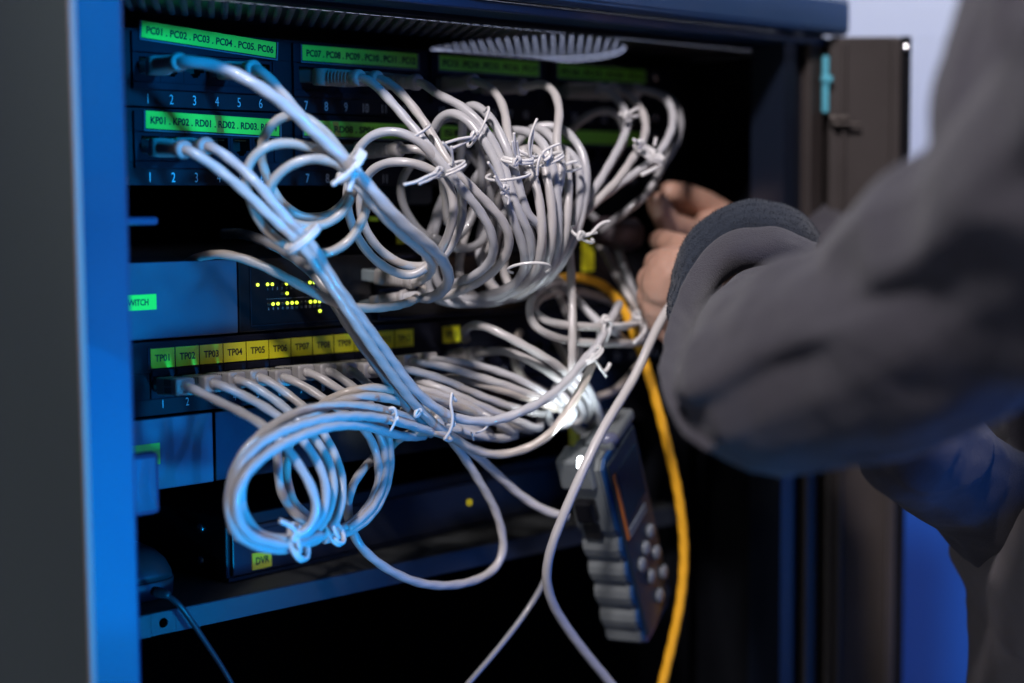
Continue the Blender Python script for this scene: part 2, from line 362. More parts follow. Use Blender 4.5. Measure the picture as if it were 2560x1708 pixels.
def jacks(par, xs, zc, y, hh=16.):
    bm = jack_mesh(JW - .25, hh, None); first = link('jack', bm, [M['module'], M['cavity'], M['gold']], par)
    first.location = V(xs[0], y, zc) * MM
    for x in xs[1:]:
        c = first.copy(); COL.objects.link(c); c.parent = par; c.location = V(x, y, zc) * MM
GP = 6 * JW + 18.08
PX = [(n % 6) * JW + (n // 6) * GP for n in range(24)]
def patch_panel(z, label, words, tilts, lz):
    t = thing('patch_bay', label, 'patch panel', 'patch panels in the rack')
    bm = bmesh.new()   # base plate with four windows left open for the jack blocks
    box(bm, (-33, 0, z + 26.2), (449.5, 3, z + 39.2), .4); box(bm, (-33, 0, z - 4.4), (449.5, 3, z + 9.0), .4)
    for k in range(5):
        a = -33 if k == 0 else (k - 1) * GP + 5.5 * JW + .2; b = 449.5 if k == 4 else k * GP - JW * .5 - .2
        box(bm, (a, 0.02, z + 9.05), (b, 2.98, z + 26.15), 0)
    box(bm, (-33, 3.02, z - 4.4), (449.5, 14, z - 2.5)); link('faceplate', bm, M['panel'], t)
    for k in range(4):
        x0, x1 = k * GP - 10.5, k * GP + 87.3
        bm = bmesh.new()
        box(bm, (x0, -2.6, z + 25.8), (x1, -.05, z + 37.5), .5); box(bm, (x0, -2.6, z + 5.2), (x1, -.05, z + 9.4), .5)
        box(bm, (x0, -2.59, z + 9.5), (k * GP - JW / 2, -.06, z + 25.7), .3); box(bm, (k * GP + 5.5 * JW, -2.59, z + 9.5), (x1, -.06, z + 25.7), .3)
        link('port_block', bm, M['module'], t)
        # label under a clear window
        x0l, zt, tl, h = tilts[k]
        lm = Matrix.Translation(V(x0l, -3.2, zt) * MM) @ Matrix.Rotation(tl, 4, 'Y')
        bm = bmesh.new(); box(bm, (0, -.4, -h), (91, 0, 0), .1, 0, lm); lb = link('label_strip', bm, M['green'], t)
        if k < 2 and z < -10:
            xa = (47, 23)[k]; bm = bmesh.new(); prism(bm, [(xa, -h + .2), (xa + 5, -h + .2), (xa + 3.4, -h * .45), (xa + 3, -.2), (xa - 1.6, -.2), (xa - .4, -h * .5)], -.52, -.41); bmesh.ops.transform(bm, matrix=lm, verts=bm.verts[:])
            link('orange_reflection', bm, mat('reflection_orange%d' % k, (.75, .42, .05), .5), lb)  # reflection of something orange, put into a coloured patch on the label
        if words[k]:
            tx = text('lettering', [(words[k], 0, 0, 0)], M['ink'], lb, -.62, 5.6, .03, 'LEFT', .74)
            bb = max(v.co.x for v in tx.data.vertices); sc = .0865 / bb
            tx.data.transform(lm @ Matrix.Translation(V(2.6, 0, -h * .54) * MM) @ Matrix.Diagonal((sc, 1, 1, 1)))
        bm = bmesh.new()
        for q in ((-1.2, -.6, -h - 1.4, 92.5, 0, -h - .6), (-1.2, -.6, -h - .6, -.5, 0, .2), (91.6, -.6, -h - .6, 92.5, 0, .2)):
            box(bm, q[:3], q[3:], 0, 0, lm)
        link('label_window', bm, mat('clear_window_%s%d' % (z > -10, k), (.14, .17, .22), .2), t)
    jacks(t, PX, z + 17.4, -1.6, 16.)
    text('port_numbers', [(str(i + 1), x, z - .2, 0) for i, x in enumerate(PX)], M['white_ink'], t, -.12, 8.0, .04, bold=-.006)
    for x in (-24, 432.5):
        for zz in (z + 33.5, z + 3): screw(t, x, zz, 0)
    return t
patch_panel(0, 'upper black patch panel carrying the blue lit yellow strip that starts with PC01 to PC06', 
            ['PC01 . PC02 . PC03 . PC04 . PC05. PC06', 'PC07 . PC08 . PC09 . PC10 . PC11 . PC12', 'PC13 . PC14 . PC15 . PC16 . PC17', 'PC18 . PC19 . PC20 . PC21'],
            [(-4.5, 43.2, .0715, 9.4), (GP - 4.5, 36.6, .003, 9.6), (2 * GP - 4.5, 36.6, 0, 9.6), (3 * GP - 4.5, 36.6, 0, 9.6)], 0)
patch_panel(-44.45, 'second black patch panel down, its blue lit yellow strips reading RD01 and SP01', 
            ['KP01 . KP02 . RD01 . RD02 . RD03. RD04', 'RD05 . RD08 . SP01 . SP02 . SP03', 'SP04 . SP05', ''],
            [(-3.6, -6.9, .026, 10), (GP - 4.2, -9.0, .004, 9.4), (2 * GP - 4.2, -9.2, 0, 9.4), (3 * GP - 4.2, -9.2, 0, 9.4)], 0)

# network switch with the grey left face and LED panel
sw = thing('network_switch', 'network switch with plain blue lit left face and black panel of yellow LEDs', 'network switch', 'network switches in the rack')
ztop, zbot = -92.6, -136.9
boxobj('housing', (-14, 8, zbot + .5), (430, 300, ztop - .5), M['panel'], sw, 1)
boxobj('left_face', (-33, 0, zbot), (57.3, 7.5, ztop), M['switch'], sw, .8)
boxobj('led_panel', (58.6, .6, zbot), (449, 7.5, ztop), M['gloss'], sw, .8)
boxobj('bezel_line', (66.3, -.2, zbot + 3.5), (66.8, .5, ztop - 1), M['panel'], sw); boxobj('bezel_line', (66.9, -.2, zbot + 3.5), (150, .5, zbot + 4), M['panel'], sw)
def led(par, px, py, y=-.1, r=.95, ma=None, nm='led'):
    p = P(px, py, -y); bm = bmesh.new(); lathe(bm, V(p.x, y + .5, p.z), V(0, -1, 0), [(0, r), (.5, r), (.9, r * .55)], 14); return link(nm, bm, ma or M['led'], par, True)
for x, y in ((645, 712.4), (669.6, 711), (681.6, 711), (717.4, 709.6), (752.6, 707), (775.6, 706.6), (786.6, 706), (718.4, 733.6), (683.4, 760.4), (695.6, 759.4), (719, 758), (731, 757.4), (742.6, 756.8), (777, 754.8), (788.6, 754), (800, 753.6), (800.8, 777.6)): led(sw, x, y)
for x, y in ((705.5, 710), (706, 734), (672, 761), (707.5, 759), (754.5, 756), (765.5, 755.5), (764.5, 707)): led(sw, x, y, ma=M['ledoff'])
its = []
for i in range(12):
    p = P(670.6 + i * 12 * (1 - i * .004), 723 - i * .55, 0); its.append((str(2 * i + 1), p.x, p.z, 0))
    p = P(672.3 + i * 12 * (1 - i * .004), 773 - i * .75, 0); its.append((str(2 * i + 2), p.x, p.z, 0))
text('led_numbers', its, M['grey_ink'], sw, .45, 2.3, .02, sx=.8)
bm = bmesh.new(); a = P(668, 748.5, 0); b = P(800, 741, 0)
for i in range(24): x = a.x + (b.x - a.x) * i / 24; box(bm, (x, .42, a.z - .12), (x + 1.0, .58, a.z + .12))
link('dashed_line', bm, M['grey_ink'], sw)
# its port block
pb = P(939, 700, 0)
bm = bmesh.new(); box(bm, (pb.x - 1, -3, zbot + 2), (pb.x, .5, ztop - 1.5)); box(bm, (pb.x, -3, -116.2), (pb.x + 150, .5, -114.8)); box(bm, (pb.x, -3, ztop - 3), (pb.x + 150, .5, ztop - 1.5)); box(bm, (pb.x, -3, zbot + 2), (pb.x + 150, .5, zbot + 3.4))
link('port_frame', bm, M['module'], sw)
bm = bmesh.new(); box(bm, (pb.x - 1, -3.6, ztop - 9), (pb.x + 5, -3.1, ztop - 4)); link('port_tab', bm, M['boot'], sw)
l = boxobj('label', (P(300, 750, 0).x - 6, -.5, P(350, 776, 0).z), (P(390, 750, 0).x, -.05, P(350, 737, 0).z), M['green'], sw)
text('lettering', [('SWITCH', P(352, 757, 0).x - 2.6, P(352, 757, 0).z, 0)], M['ink'], l, -.58, 5.0, .03, sx=.78)

# TP patch panel with single yellow labels
tp = thing('patch_bay', 'lower patch panel with the row of square labels TP01 to TP12', 'patch panel', 'patch panels in the rack')
TPX = [4.42 + n * 16.36 + (24.5 if n > 11 else 0) for n in range(24)]
bm = bmesh.new()
box(bm, (-33, 0, -156.6), (449.5, 3, -138.2), .5); box(bm, (-33, 0, -181), (449.5, 3, -171.3), .5)
box(bm, (-33, .02, -171.25), (TPX[0] - 8.3, 2.98, -156.65)); box(bm, (TPX[11] + 8.3, .02, -171.25), (TPX[12] - 8.3, 2.98, -156.65)); box(bm, (TPX[23] + 8.3, .02, -171.25), (449.5, 2.98, -156.65))
link('faceplate', bm, M['panel'], tp)
jacks(tp, TPX, -163.9, -.4, 14.6)
for i in range(24):
    if i > 12: break
    x = TPX[i] + .3
    lb = boxobj('label', (x - 7.75, -.9, -153.6), (x + 7.75, -.45, -142.3), M['yellow'] if i > 3 else M['yellow'], tp)
    text('lettering', [('TP%02d' % (i + 1), x, -148.1, 0)], M['ink'], lb, -.98, 5.6, .03, sx=.88)
    boxobj('label_clip', (x - 7.6, -1.6, -158.4), (x + 7.6, -.1, -154.6), M['module'], tp, .4)
bm = bmesh.new(); box(bm, (-4.8, -.42, -154.4), (TPX[11] + 9.2, -.02, -141.4), .1); link('label_rail', bm, M['gloss'], tp)
text('port_numbers', [(str(i + 1), x, -175, 0) for i, x in enumerate(TPX)], M['white_ink'], tp, -.12, 6.8, .04, bold=-.004)
for z in (-146, -174): screw(tp, 432.5, z, 0); screw(tp, -24, z, 0)

# switch below it
s2 = thing('network_switch', 'lower switch under the TP panel, blue lit yellow label at its left end', 'network switch', 'network switches in the rack')
boxobj('housing', (-14, 8, -224), (430, 300, -183), M['panel'], s2, 1)
boxobj('left_face', (-33, 0, -224.5), (38, 7.5, -182.5), M['switch'], s2, .8)
boxobj('led_panel', (39.3, .6, -224.5), (449, 7.5, -182.5), M['gloss'], s2, .8)
a, b = P(340, 1120, 0), P(400, 1160, 0)
boxobj('label', (a.x - 9, -.5, b.z), (b.x, -.05, a.z + 1.4), M['green'], s2)
led(s2, 973, 1083); led(s2, 966, 1082, r=.6); led(s2, 1068, 1090, r=1.0, ma=M['ledw'] if False else M['boot'])

# shelf with lip
zs = P(354, 1541, 12).z
sh = thing('rack_shelf', 'steel shelf with a punched front lip carrying the recorder', 'shelf')
boxobj('tray', (-31, -11.0, zs - 1.6), (447, 330, zs), M['dust'], sh)
bm = bmesh.new()
hp = P(408, 1557, 12); HR = 2.9
# lip in strips with a real round hole
lz0 = zs - 13.2
out2 = [(hp.x - 8, lz0 + .4), (hp.x + 8, lz0 + .4), (hp.x + 8, zs - .2), (hp.x - 8, zs - .2)]
O = [bm.verts.new(V(x, -12.3, z) * MM) for x, z in out2]; I = [bm.verts.new(V(hp.x + HR * math.cos(a), -12.3, hp.z + HR * math.sin(a)) * MM) for a in [2 * math.pi * k / 24 for k in range(24)]]
bmesh.ops.triangle_fill(bm, edges=[bm.edges.new((L[i], L[(i + 1) % len(L)])) for L in (O, I) for i in range(len(L))], use_beauty=True)
I2 = [bm.verts.new(v.co + V(0, 1.2, 0) * MM) for v in I]
for i in range(24): bm.faces.new((I[i], I[(i + 1) % 24], I2[(i + 1) % 24], I2[i]))
box(bm, (-31, -12.3, lz0), (hp.x - 8, -11.1, zs - .1), .4); box(bm, (hp.x + 8, -12.3, lz0), (447, -11.1, zs - .1), .4)
box(bm, (-31, -11.09, lz0), (447, -2, lz0 + 1.2)); box(bm, (-31, -12.2, zs - .15), (447, -10.2, zs + .35), .2)
link('front_lip', bm, M['shelf'], sh)

# recorder
dv = thing('video_recorder', 'black recorder box on the shelf with a yellow DVR label', 'recorder')
c0 = PZ(570, 1461, zs); c1 = PZ(988, 1366, zs); dd = (c1 - c0); dang = max(-.02, min(.12, math.atan2(dd.y, dd.x)))
dvh = P(572, 1292, -c0.y).z - zs
vm = Matrix.Translation(V(c0.x, c0.y, zs) * MM) @ Matrix.Rotation(dang, 4, 'Z')
bm = bmesh.new(); box(bm, (0, 1.2, .6), (370, 260, dvh), 1.2, 0, vm); link('housing', bm, M['dvr'], dv)
bm = bmesh.new(); box(bm, (3, -1.6, 4), (366, 1.1, dvh - 8), .8, 0, vm); link('front_panel', bm, M['switch'] if False else mat('dvr_front', (.02, .022, .03), .28, spec=.6), dv)
bm = bmesh.new(); box(bm, (0.2, -.6, .8), (369.8, 1.15, 3.4), .4, 0, vm); box(bm, (0.2, -.6, dvh - 7.4), (369.8, 1.15, dvh - .4), .4, 0, vm); link('trim', bm, M['dvr'], dv)
bm = bmesh.new(); box(bm, (9, -2.1, dvh - 19), (60, -1.65, dvh - 18.7), 0, 0, vm); box(bm, (9, -2.1, dvh - 11), (60, -1.65, dvh - 10.7), 0, 0, vm); box(bm, (9, -2.1, dvh - 19), (9.3, -1.65, dvh - 10.7), 0, 0, vm); link('drawer_outline', bm, M['gloss'], dv)
for (px, py) in ((502, 1320), (503, 1402)):
    # screws in the left side wall
    v = ray(px, py); n_ = vm.to_3x3() @ V(1, 0, 0); t_ = ((c0 - CAM).dot(n_)) / v.dot(n_); q = CAM + v * t_
    bm = bmesh.new(); lathe(bm, q, -n_, [(0, 3.2), (.8, 3.2), (1.9, 2.2), (2.1, .6)], 16); link('screw', bm, M['steel'], dv, True)
q = vm.inverted() @ ((P(655, 1392, -c0.y) + V(0, 0, -2.3)) * MM) / MM
bm = bmesh.new(); box(bm, (q.x - 7.6, -2.3, q.z - 5), (q.x + 7.6, -1.7, q.z + 5.4), 0, 0, vm); lb = link('label', bm, M['yellow'], dv)
tx = text('lettering', [('DVR', 0, 0, 0)], M['ink'], lb, 0, 6.4, .03, sx=.85); tx.data.transform(vm @ Matrix.Translation(V(q.x, -2.4, q.z) * MM))
q = vm.inverted() @ (P(1215, 1263, -c0.y) * MM) / MM
bm = bmesh.new(); lathe(bm, V(q.x, -1.5, q.z), V(0, -1, 0), [(0, 1.6), (.6, 1.6), (.9, .9)], 14); bmesh.ops.transform(bm, matrix=vm, verts=bm.verts[:]); link('indicator', bm, M['amber'], dv, True)

# small router at the left end of the shelf with its black cord
c = PZ(318, 1500, zs)
ro = thing('router', 'rounded black box at the left end of the shelf', 'router')
rc = V(c.x + 3, c.y + 12, zs)
bm = bmesh.new(); ssweep(bm, rc + V(0, 0, .3), V(0, 0, 1), [(0, 24, 26, 3.4), (1.2, 26, 28, 3.4), (11, 27, 29, 3.2), (11.6, 26.6, 28.6, 3.2)], V(0, 1, 0), 40); link('base', bm, M['router'], ro, True)
bm = bmesh.new(); ssweep(bm, rc + V(0, 0, 12.1), V(0, 0, 1), [(0, 26.4, 28.4, 3.2), (4, 26, 28, 3), (10, 23.5, 25.5, 2.8), (15, 19, 21, 2.6), (18.5, 13, 15, 2.4), (20.5, 6, 7, 2.2), (21, 1, 1, 2)], V(0, 1, 0), 40); link('cover', bm, M['router'], ro, True)
tg = tubeobj('power_cord', [P(388, 1478, 22), P(405, 1482, 26), P(430, 1492, 30), P(452, 1515, 32), P(480, 1555, 32), P(520, 1615, 31), P(555, 1668, 30), P(590, 1730, 30), P(640, 1830, 30)], 1.7, M['black_pvc'])
tag(tg, 'thin black cord from the router hanging over the shelf lip', 'cord')
b_ = bmesh.new(); a = P(382, 1477, 20); ax = P(412, 1485, 27) - a; lathe(b_, a, ax, [(0, 2.6), (3, 3), (5, 2.8), (6, 3), (7, 2.5), (8, 2.7), (9, 2.2), (11, 1.9)], 18); link('strain_relief', b_, M['black_pvc'], tg, True)

# ------------------------------------------------------------------ patch cables
def rib_plug(par, A, E):
    ax = (E - A); L = ax.length; u = ax.normalized()
    bm = bmesh.new(); ssweep(bm, A - u * 6, ax, [(0, 5.8, 3.9, 8), (6 + L * .30, 5.8, 4.1, 8)]); link('plug', bm, M['clear'], par, False)
    b = bmesh.new(); pr = [(L * .24, 5.9, 4.9, 7), (L * .245, 6.2, 5.2, 7), (L * .44, 6.1, 5.2, 5)]
    s = L * .44; n = 7; st = (L * .42) / n
    for k in range(n):
        q = 1 - .14 * k / n
        pr += [(s + .10 * st, 5.6 * q, 4.9 * q, 3), (s + .28 * st, 5.7 * q, 5.0 * q, 3), (s + .42 * st, 4.4 * q, 4.2 * q, 2.4), (s + .80 * st, 4.4 * q, 4.2 * q, 2.4), (s + .95 * st, 5.5 * q, 4.9 * q, 2.8)]; s += st
    pr += [(s + .4, 4.7, 4.6, 2), (L * .90, 5.2, 5.1, 2), (L * .975, 5.2, 5.1, 2), (L * .995, 4.6, 4.5, 2), (L, 3.2, 3.2, 2)]
    ssweep(b, A, ax, pr); link('boot', b, M['boot'], par, True)
def box_plug(par, A, E):
    ax = (E - A); L = ax.length; u = ax.normalized()
    bm = bmesh.new(); ssweep(bm, A - u * 6, ax, [(0, 5.8, 3.9, 9), (6 + L * .30, 5.8, 4.1, 9)]); link('plug', bm, M['clear'], par)
    b = bmesh.new(); pr = [(L * .12, 5.5, 4.8, 10), (L * .14, 5.9, 5.1, 10), (L * .50, 5.9, 5.2, 10)]
    s = L * .48; slots = []
    for k in range(4):
        pr += [(s + .1, 5.8, 5.1, 9), (s + 2.3, 5.8, 5.1, 9)]; s += 2.5; slots.append(s - 1.4)
    pr += [(s, 5.8, 5.1, 9), (L - .9, 5.6, 4.9, 6), (L - .2, 5.0, 4.3, 4), (L, 4.2, 3.6, 3)]
    ssweep(b, A, ax, pr, n=40); link('boot', b, M['boot'], par, False)
    sxv = u.cross(V(0, 0, 1)).normalized(); szv = sxv.cross(u); fm = Matrix((sxv, u, szv)).transposed().to_4x4(); fm.translation = A * MM
    b = bmesh.new()
    for q in slots:
        for sd in (-1, 1):
            box(b, (sd * 5.82 - .12, q - .55, .5), (sd * 5.82 + .12, q + .55, 4.2), 0, 0, fm); box(b, (sd * 5.82 - .12, q - .55, -4.0), (sd * 5.82 + .12, q + .55, -.5), 0, 0, fm)
        box(b, (-4.6, q - .4, 5.0), (4.6, q + .4, 5.2), 0, 0, fm)
    link('boot_slots', b, M['bootdark'], par, False)
    b = bmesh.new(); ssweep(b, A + u * (L - .3), ax, [(0, 3.2, 3.2, 2), (1.6, 2.9, 2.9, 2)], n=18); link('strain_relief', b, M['boot'], par, True)
CG = 'grey network cables in the rack'
def cable(label, pts, plug=None, r=2.75, tint=None, end=None, rip=.05, name='patch_cable', cat='network cable', group=CG, ma=None):
    t = thing(name, label, cat, group)
    path = [P(*p) for p in pts]
    for pl, first in ((plug, True), (end, False)):
        if not pl: continue
        kind, z = pl[:2]
        E = path[0] if first else path[-1]
        xs = TPX if kind == 'box' else (PX if z > -60 else None)
        ax = min(xs, key=lambda q: abs(q - E.x)) if xs else E.x - (pl[2] if len(pl) > 2 else 4)
        A = V(ax, -1, z); nx = path[1] if first else path[-2]
        (box_plug if kind == 'box' else rib_plug)(t, A, E)
        inside = E - (E - A).normalized() * 4; outp = E + (E - A).normalized() * 5
        if first: path = [inside, E, outp] + path[1:]
        else: path = path[:-1] + [outp, E, inside]
    bm = bmesh.new(); tube(bm, path, r, 1.8, 16, rip); link('cord', bm, ma or M['pvc'][tint if tint is not None else random.randrange(3)], t, True)
    return t
R1, R2 = 17.4, -27.0
cable('thick cable from port 1 of the upper panel, lit cyan, running to first knot', [(452, 155, 47), (520, 160, 60), (590, 185, 74), (690, 245, 90), (780, 325, 99), (850, 390, 105), (905, 445, 109), (960, 510, 113), (1020, 570, 114), (1075, 615, 112), (1112, 660, 104), (1122, 700, 90), (1106, 728, 74), (1068, 747, 56), (1018, 743, 36)], ('rib', R1), r=3.3, tint=0, end=('rib', -125.5))
cable('cable from port 4 of the upper panel, running just under the cyan one', [(637, 172, 47), (680, 205, 58), (740, 275, 78), (800, 350, 90), (850, 415, 98), (900, 470, 104), (950, 530, 107), (1010, 590, 107), (1055, 625, 103), (1080, 655, 94), (1072, 685, 76), (1052, 700, 56), (1036, 704, 40)], ('rib', R1), r=3.0, tint=1, end=('rib', -105.5))
cable('cable from port 1 of the second panel crossing the whole rack down to the tester', [(464, 375, 47), (530, 412, 60), (600, 468, 72), (680, 545, 82), (745, 605, 88), (810, 690, 90), (890, 810, 90), (970, 925, 85), (1040, 1015, 80), (1095, 1068, 76), (1135, 1095, 74), (1185, 1133, 72), (1245, 1188, 70), (1310, 1245, 72), (1370, 1280, 78), (1420, 1292, 84)], ('rib', R2), r=2.9, tint=1)
cable('rippled cable from port 2 of the second panel, finally curving up to right knot', [(519, 366, 47), (575, 398, 62), (645, 460, 78), (715, 545, 86), (775, 605, 90), (833, 700, 92), (913, 808, 90), (984, 905, 86), (1040, 978, 84), (1105, 1030, 84), (1160, 1050, 86), (1235, 1052, 92), (1320, 1022, 102), (1400, 972, 108), (1450, 915, 110), (1490, 870, 106), (1520, 815, 96), (1548, 760, 80)], ('rib', R2), r=2.9, tint=0, rip=.06)
cable('short cable from a second panel port ending behind the blue lit SP01 strip knot', [(1003, 374, 46), (1030, 370, 52), (1060, 378, 58), (1090, 400, 60), (1110, 470, 56), (1120, 560, 50)], ('rib', R2), tint=1)
cable('cable from port 8 of the upper panel passing over the second knot', [(903, 195, 47), (950, 225, 60), (1000, 280, 75), (1050, 340, 88), (1090, 390, 96), (1125, 435, 102), (1165, 485, 106), (1205, 535, 108), (1230, 585, 108), (1235, 622, 104), (1222, 660, 94), (1188, 688, 80), (1150, 704, 62), (1100, 720, 30)], ('rib', R1), tint=0)
cable('cable from port 9 of the upper panel, beside the port 8 cable', [(948, 198, 47), (1000, 230, 60), (1060, 305, 78), (1100, 370, 90), (1135, 425, 99), (1180, 470, 104), (1225, 515, 108), (1262, 560, 110), (1275, 605, 108), (1262, 645, 100), (1222, 688, 86), (1175, 716, 70), (1120, 738, 50), (1060, 745, 20)], ('rib', R1), tint=1)
cable('cable from port 11 of the upper panel running inside the wire loop tie', [(1048, 206, 47), (1085, 232, 60), (1135, 255, 74), (1180, 286, 86), (1220, 335, 95), (1250, 390, 101), (1268, 440, 105), (1282, 495, 108), (1305, 545, 110), (1326, 592, 109), (1327, 640, 103), (1308, 690, 88), (1265, 722, 70), (1200, 742, 40)], ('rib', R1), tint=0)
cable('cable from the third block of the upper panel dropping steeply into the bundle', [(1185, 204, 46), (1215, 213, 58), (1242, 236, 68), (1260, 272, 77), (1268, 325, 86), (1276, 375, 93), (1288, 430, 98), (1300, 490, 100), (1318, 560, 98), (1340, 640, 86), (1320, 700, 66), (1270, 720, 40)], ('rib', R1), tint=1)
cable('cable arching right from the third block of the upper panel then straight down', [(1312, 218, 46), (1345, 209, 58), (1375, 220, 72), (1394, 250, 84), (1398, 300, 92), (1390, 345, 96), (1398, 390, 100), (1402, 440, 103), (1388, 500, 104), (1372, 560, 104), (1366, 620, 102), (1350, 672, 94), (1310, 715, 80), (1250, 742, 60), (1160, 750, 30)], ('rib', R1), tint=1)
G = 'cables at the right end of the upper panel'
cable('first of the far right cables, dropping from the small upper knot', [(1505, 224, 44), (1538, 242, 54), (1556, 266, 62), (1570, 295, 70), (1566, 325, 76), (1552, 360, 82), (1530, 400, 86), (1505, 443, 88), (1475, 490, 88), (1440, 540, 86), (1400, 620, 80), (1360, 700, 60)], ('rib', R1), tint=0)
cable('second of the far right cables, bending through the large right knot', [(1540, 225, 44), (1575, 242, 54), (1600, 268, 64), (1613, 300, 72), (1613, 336, 80), (1600, 368, 86), (1575, 405, 90), (1545, 450, 92), (1500, 495, 90), (1455, 540, 86), (1400, 600, 70)], ('rib', R1), tint=1)
cable('far right cable making the widest bend before the large right knot', [(1600, 226, 44), (1640, 233, 56), (1668, 250, 66), (1682, 282, 76), (1680, 320, 84), (1664, 358, 90), (1640, 392, 93), (1605, 422, 94), (1560, 452, 92), (1500, 498, 88), (1440, 540, 80), (1390, 590, 60)], ('rib', R1), tint=0)
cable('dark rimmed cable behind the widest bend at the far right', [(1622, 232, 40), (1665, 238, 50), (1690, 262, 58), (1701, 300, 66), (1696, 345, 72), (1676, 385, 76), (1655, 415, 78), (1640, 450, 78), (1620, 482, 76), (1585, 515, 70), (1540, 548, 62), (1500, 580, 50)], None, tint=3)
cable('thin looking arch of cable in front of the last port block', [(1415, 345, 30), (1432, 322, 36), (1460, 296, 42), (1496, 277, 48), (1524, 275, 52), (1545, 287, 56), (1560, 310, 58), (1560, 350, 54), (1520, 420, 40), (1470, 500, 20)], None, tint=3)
def coil(label, loops, r=2.7, tint=1, rip=.035):
    pts = [p for L in loops for p in L]
    return cable(label, pts, None, r, tint, rip=rip, name='cable_coil', cat='cable coil', group='coils of spare cable')
coil('coil of three loops hanging left of the first knot, in front of port 7', [
    [(895, 440, 97), (850, 375, 93), (800, 318, 86), (745, 286, 76), (695, 296, 66), (660, 340, 58), (652, 395, 54), (668, 445, 52), (705, 510, 52), (760, 545, 56), (830, 535, 62), (868, 495, 74)],
    [(880, 440, 88), (845, 396, 94), (775, 368, 90), (705, 356, 82), (645, 378, 76), (615, 425, 70), (622, 490, 68), (652, 560, 70), (700, 605, 74), (760, 634, 80), (822, 634, 86), (872, 604, 90), (905, 555, 94), (920, 500, 96)],
    [(912, 455, 100), (880, 428, 104), (815, 398, 99), (755, 400, 92), (700, 430, 84), (670, 478, 76), (685, 530, 72), (740, 562, 74), (800, 566, 78), (850, 540, 82), (880, 495, 86), (890, 440, 88)]], tint=2)
coil('coil of two loops hanging left of the second knot, above the switch port plugs', [
    [(1120, 440, 96), (1065, 368, 94), (1010, 333, 86), (952, 329, 76), (905, 358, 66), (875, 430, 58), (868, 520, 56), (900, 605, 60), (960, 668, 68), (1030, 690, 78), (1085, 652, 86), (1122, 585, 92), (1135, 510, 96)],
    [(1115, 450, 94), (1035, 408, 88), (970, 406, 76), (922, 432, 62), (898, 500, 54), (916, 580, 54), (962, 636, 60), (1030, 668, 66), (1095, 655, 74), (1140, 592, 82), (1158, 525, 88), (1150, 460, 90)]], tint=1)
coil('shadowed loops behind the second knot, in the gap between panel and switch', [
    [(1082, 330, 40), (1110, 292, 44), (1150, 300, 46), (1190, 340, 46), (1205, 420, 44), (1190, 520, 42), (1140, 600, 38), (1080, 600, 30), (1020, 540, 26), (1000, 460, 26)],
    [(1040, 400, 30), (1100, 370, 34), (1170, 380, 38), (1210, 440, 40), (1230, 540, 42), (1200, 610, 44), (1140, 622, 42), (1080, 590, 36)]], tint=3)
coil('big coil of tightly packed loops in the middle of the rack', [
    [(1086, 322, 60), (1100, 292, 66), (1128, 280, 74), (1165, 298, 84), (1205, 345, 94), (1234, 392, 100), (1252, 440, 104), (1268, 500, 106), (1288, 560, 106), (1308, 620, 104), (1314, 662, 98), (1290, 708, 84), (1240, 738, 66), (1170, 748, 46), (1100, 720, 30), (1080, 620, 26), (1110, 500, 28), (1150, 400, 36)],
    [(1164, 268, 62), (1190, 264, 72), (1220, 288, 84), (1248, 330, 94), (1270, 380, 101), (1290, 440, 105), (1306, 500, 108), (1322, 545, 109), (1350, 560, 110), (1356, 610, 108), (1345, 665, 98), (1310, 712, 84), (1250, 745, 66), (1170, 760, 46), (1080, 740, 30), (1070, 620, 24), (1130, 450, 30), (1220, 350, 44)],
    [(1278, 326, 66), (1312, 328, 78), (1346, 345, 90), (1372, 385, 99), (1386, 440, 103), (1393, 500, 105), (1396, 560, 104), (1392, 620, 101), (1374, 674, 90), (1328, 722, 76), (1255, 752, 58), (1160, 752, 40), (1110, 660, 28), (1160, 500, 30), (1240, 370, 50)]], r=2.85, tint=0)
coil('coil loops on the right side of the big bundle, under the cut tie ends', [
    [(1328, 322, 72), (1354, 322, 82), (1380, 345, 92), (1400, 385, 99), (1404, 430, 103), (1392, 490, 104), (1376, 540, 102), (1400, 600, 98), (1392, 655, 88), (1345, 712, 74), (1260, 740, 50), (1200, 650, 36), (1230, 480, 36), (1290, 360, 50)],
    [(1340, 316, 60), (1400, 320, 72), (1426, 338, 82), (1450, 370, 90), (1464, 410, 95), (1466, 460, 97), (1458, 520, 96), (1444, 575, 94), (1415, 640, 88), (1370, 700, 76), (1300, 745, 56), (1230, 735, 40), (1250, 560, 36), (1310, 420, 50)],
    [(1395, 368, 82), (1424, 378, 88), (1444, 408, 93), (1452, 450, 96), (1448, 510, 96), (1432, 570, 94), (1402, 640, 88), (1360, 700, 74), (1290, 742, 50)]], r=2.8, tint=0)
coil('extra strands filling the right half of the big bundle', [
    [(1305, 372, 96), (1320, 408, 102), (1336, 450, 107), (1347, 495, 111), (1354, 545, 113), (1355, 600, 112), (1348, 648, 106), (1325, 695, 92), (1280, 730, 74), (1210, 752, 54), (1150, 700, 34), (1170, 560, 28), (1240, 420, 50)],
    [(1340, 372, 92), (1358, 410, 100), (1370, 455, 106), (1378, 505, 109), (1381, 560, 110), (1377, 615, 108), (1364, 662, 98), (1334, 706, 84), (1280, 740, 66), (1215, 700, 40), (1230, 560, 30), (1290, 430, 60)],
    [(1410, 372, 84), (1418, 420, 94), (1421, 470, 100), (1419, 530, 103), (1412, 590, 102), (1398, 640, 96), (1362, 692, 82), (1300, 735, 62), (1260, 680, 40), (1290, 520, 34), (1350, 410, 50)]], r=2.8, tint=1)
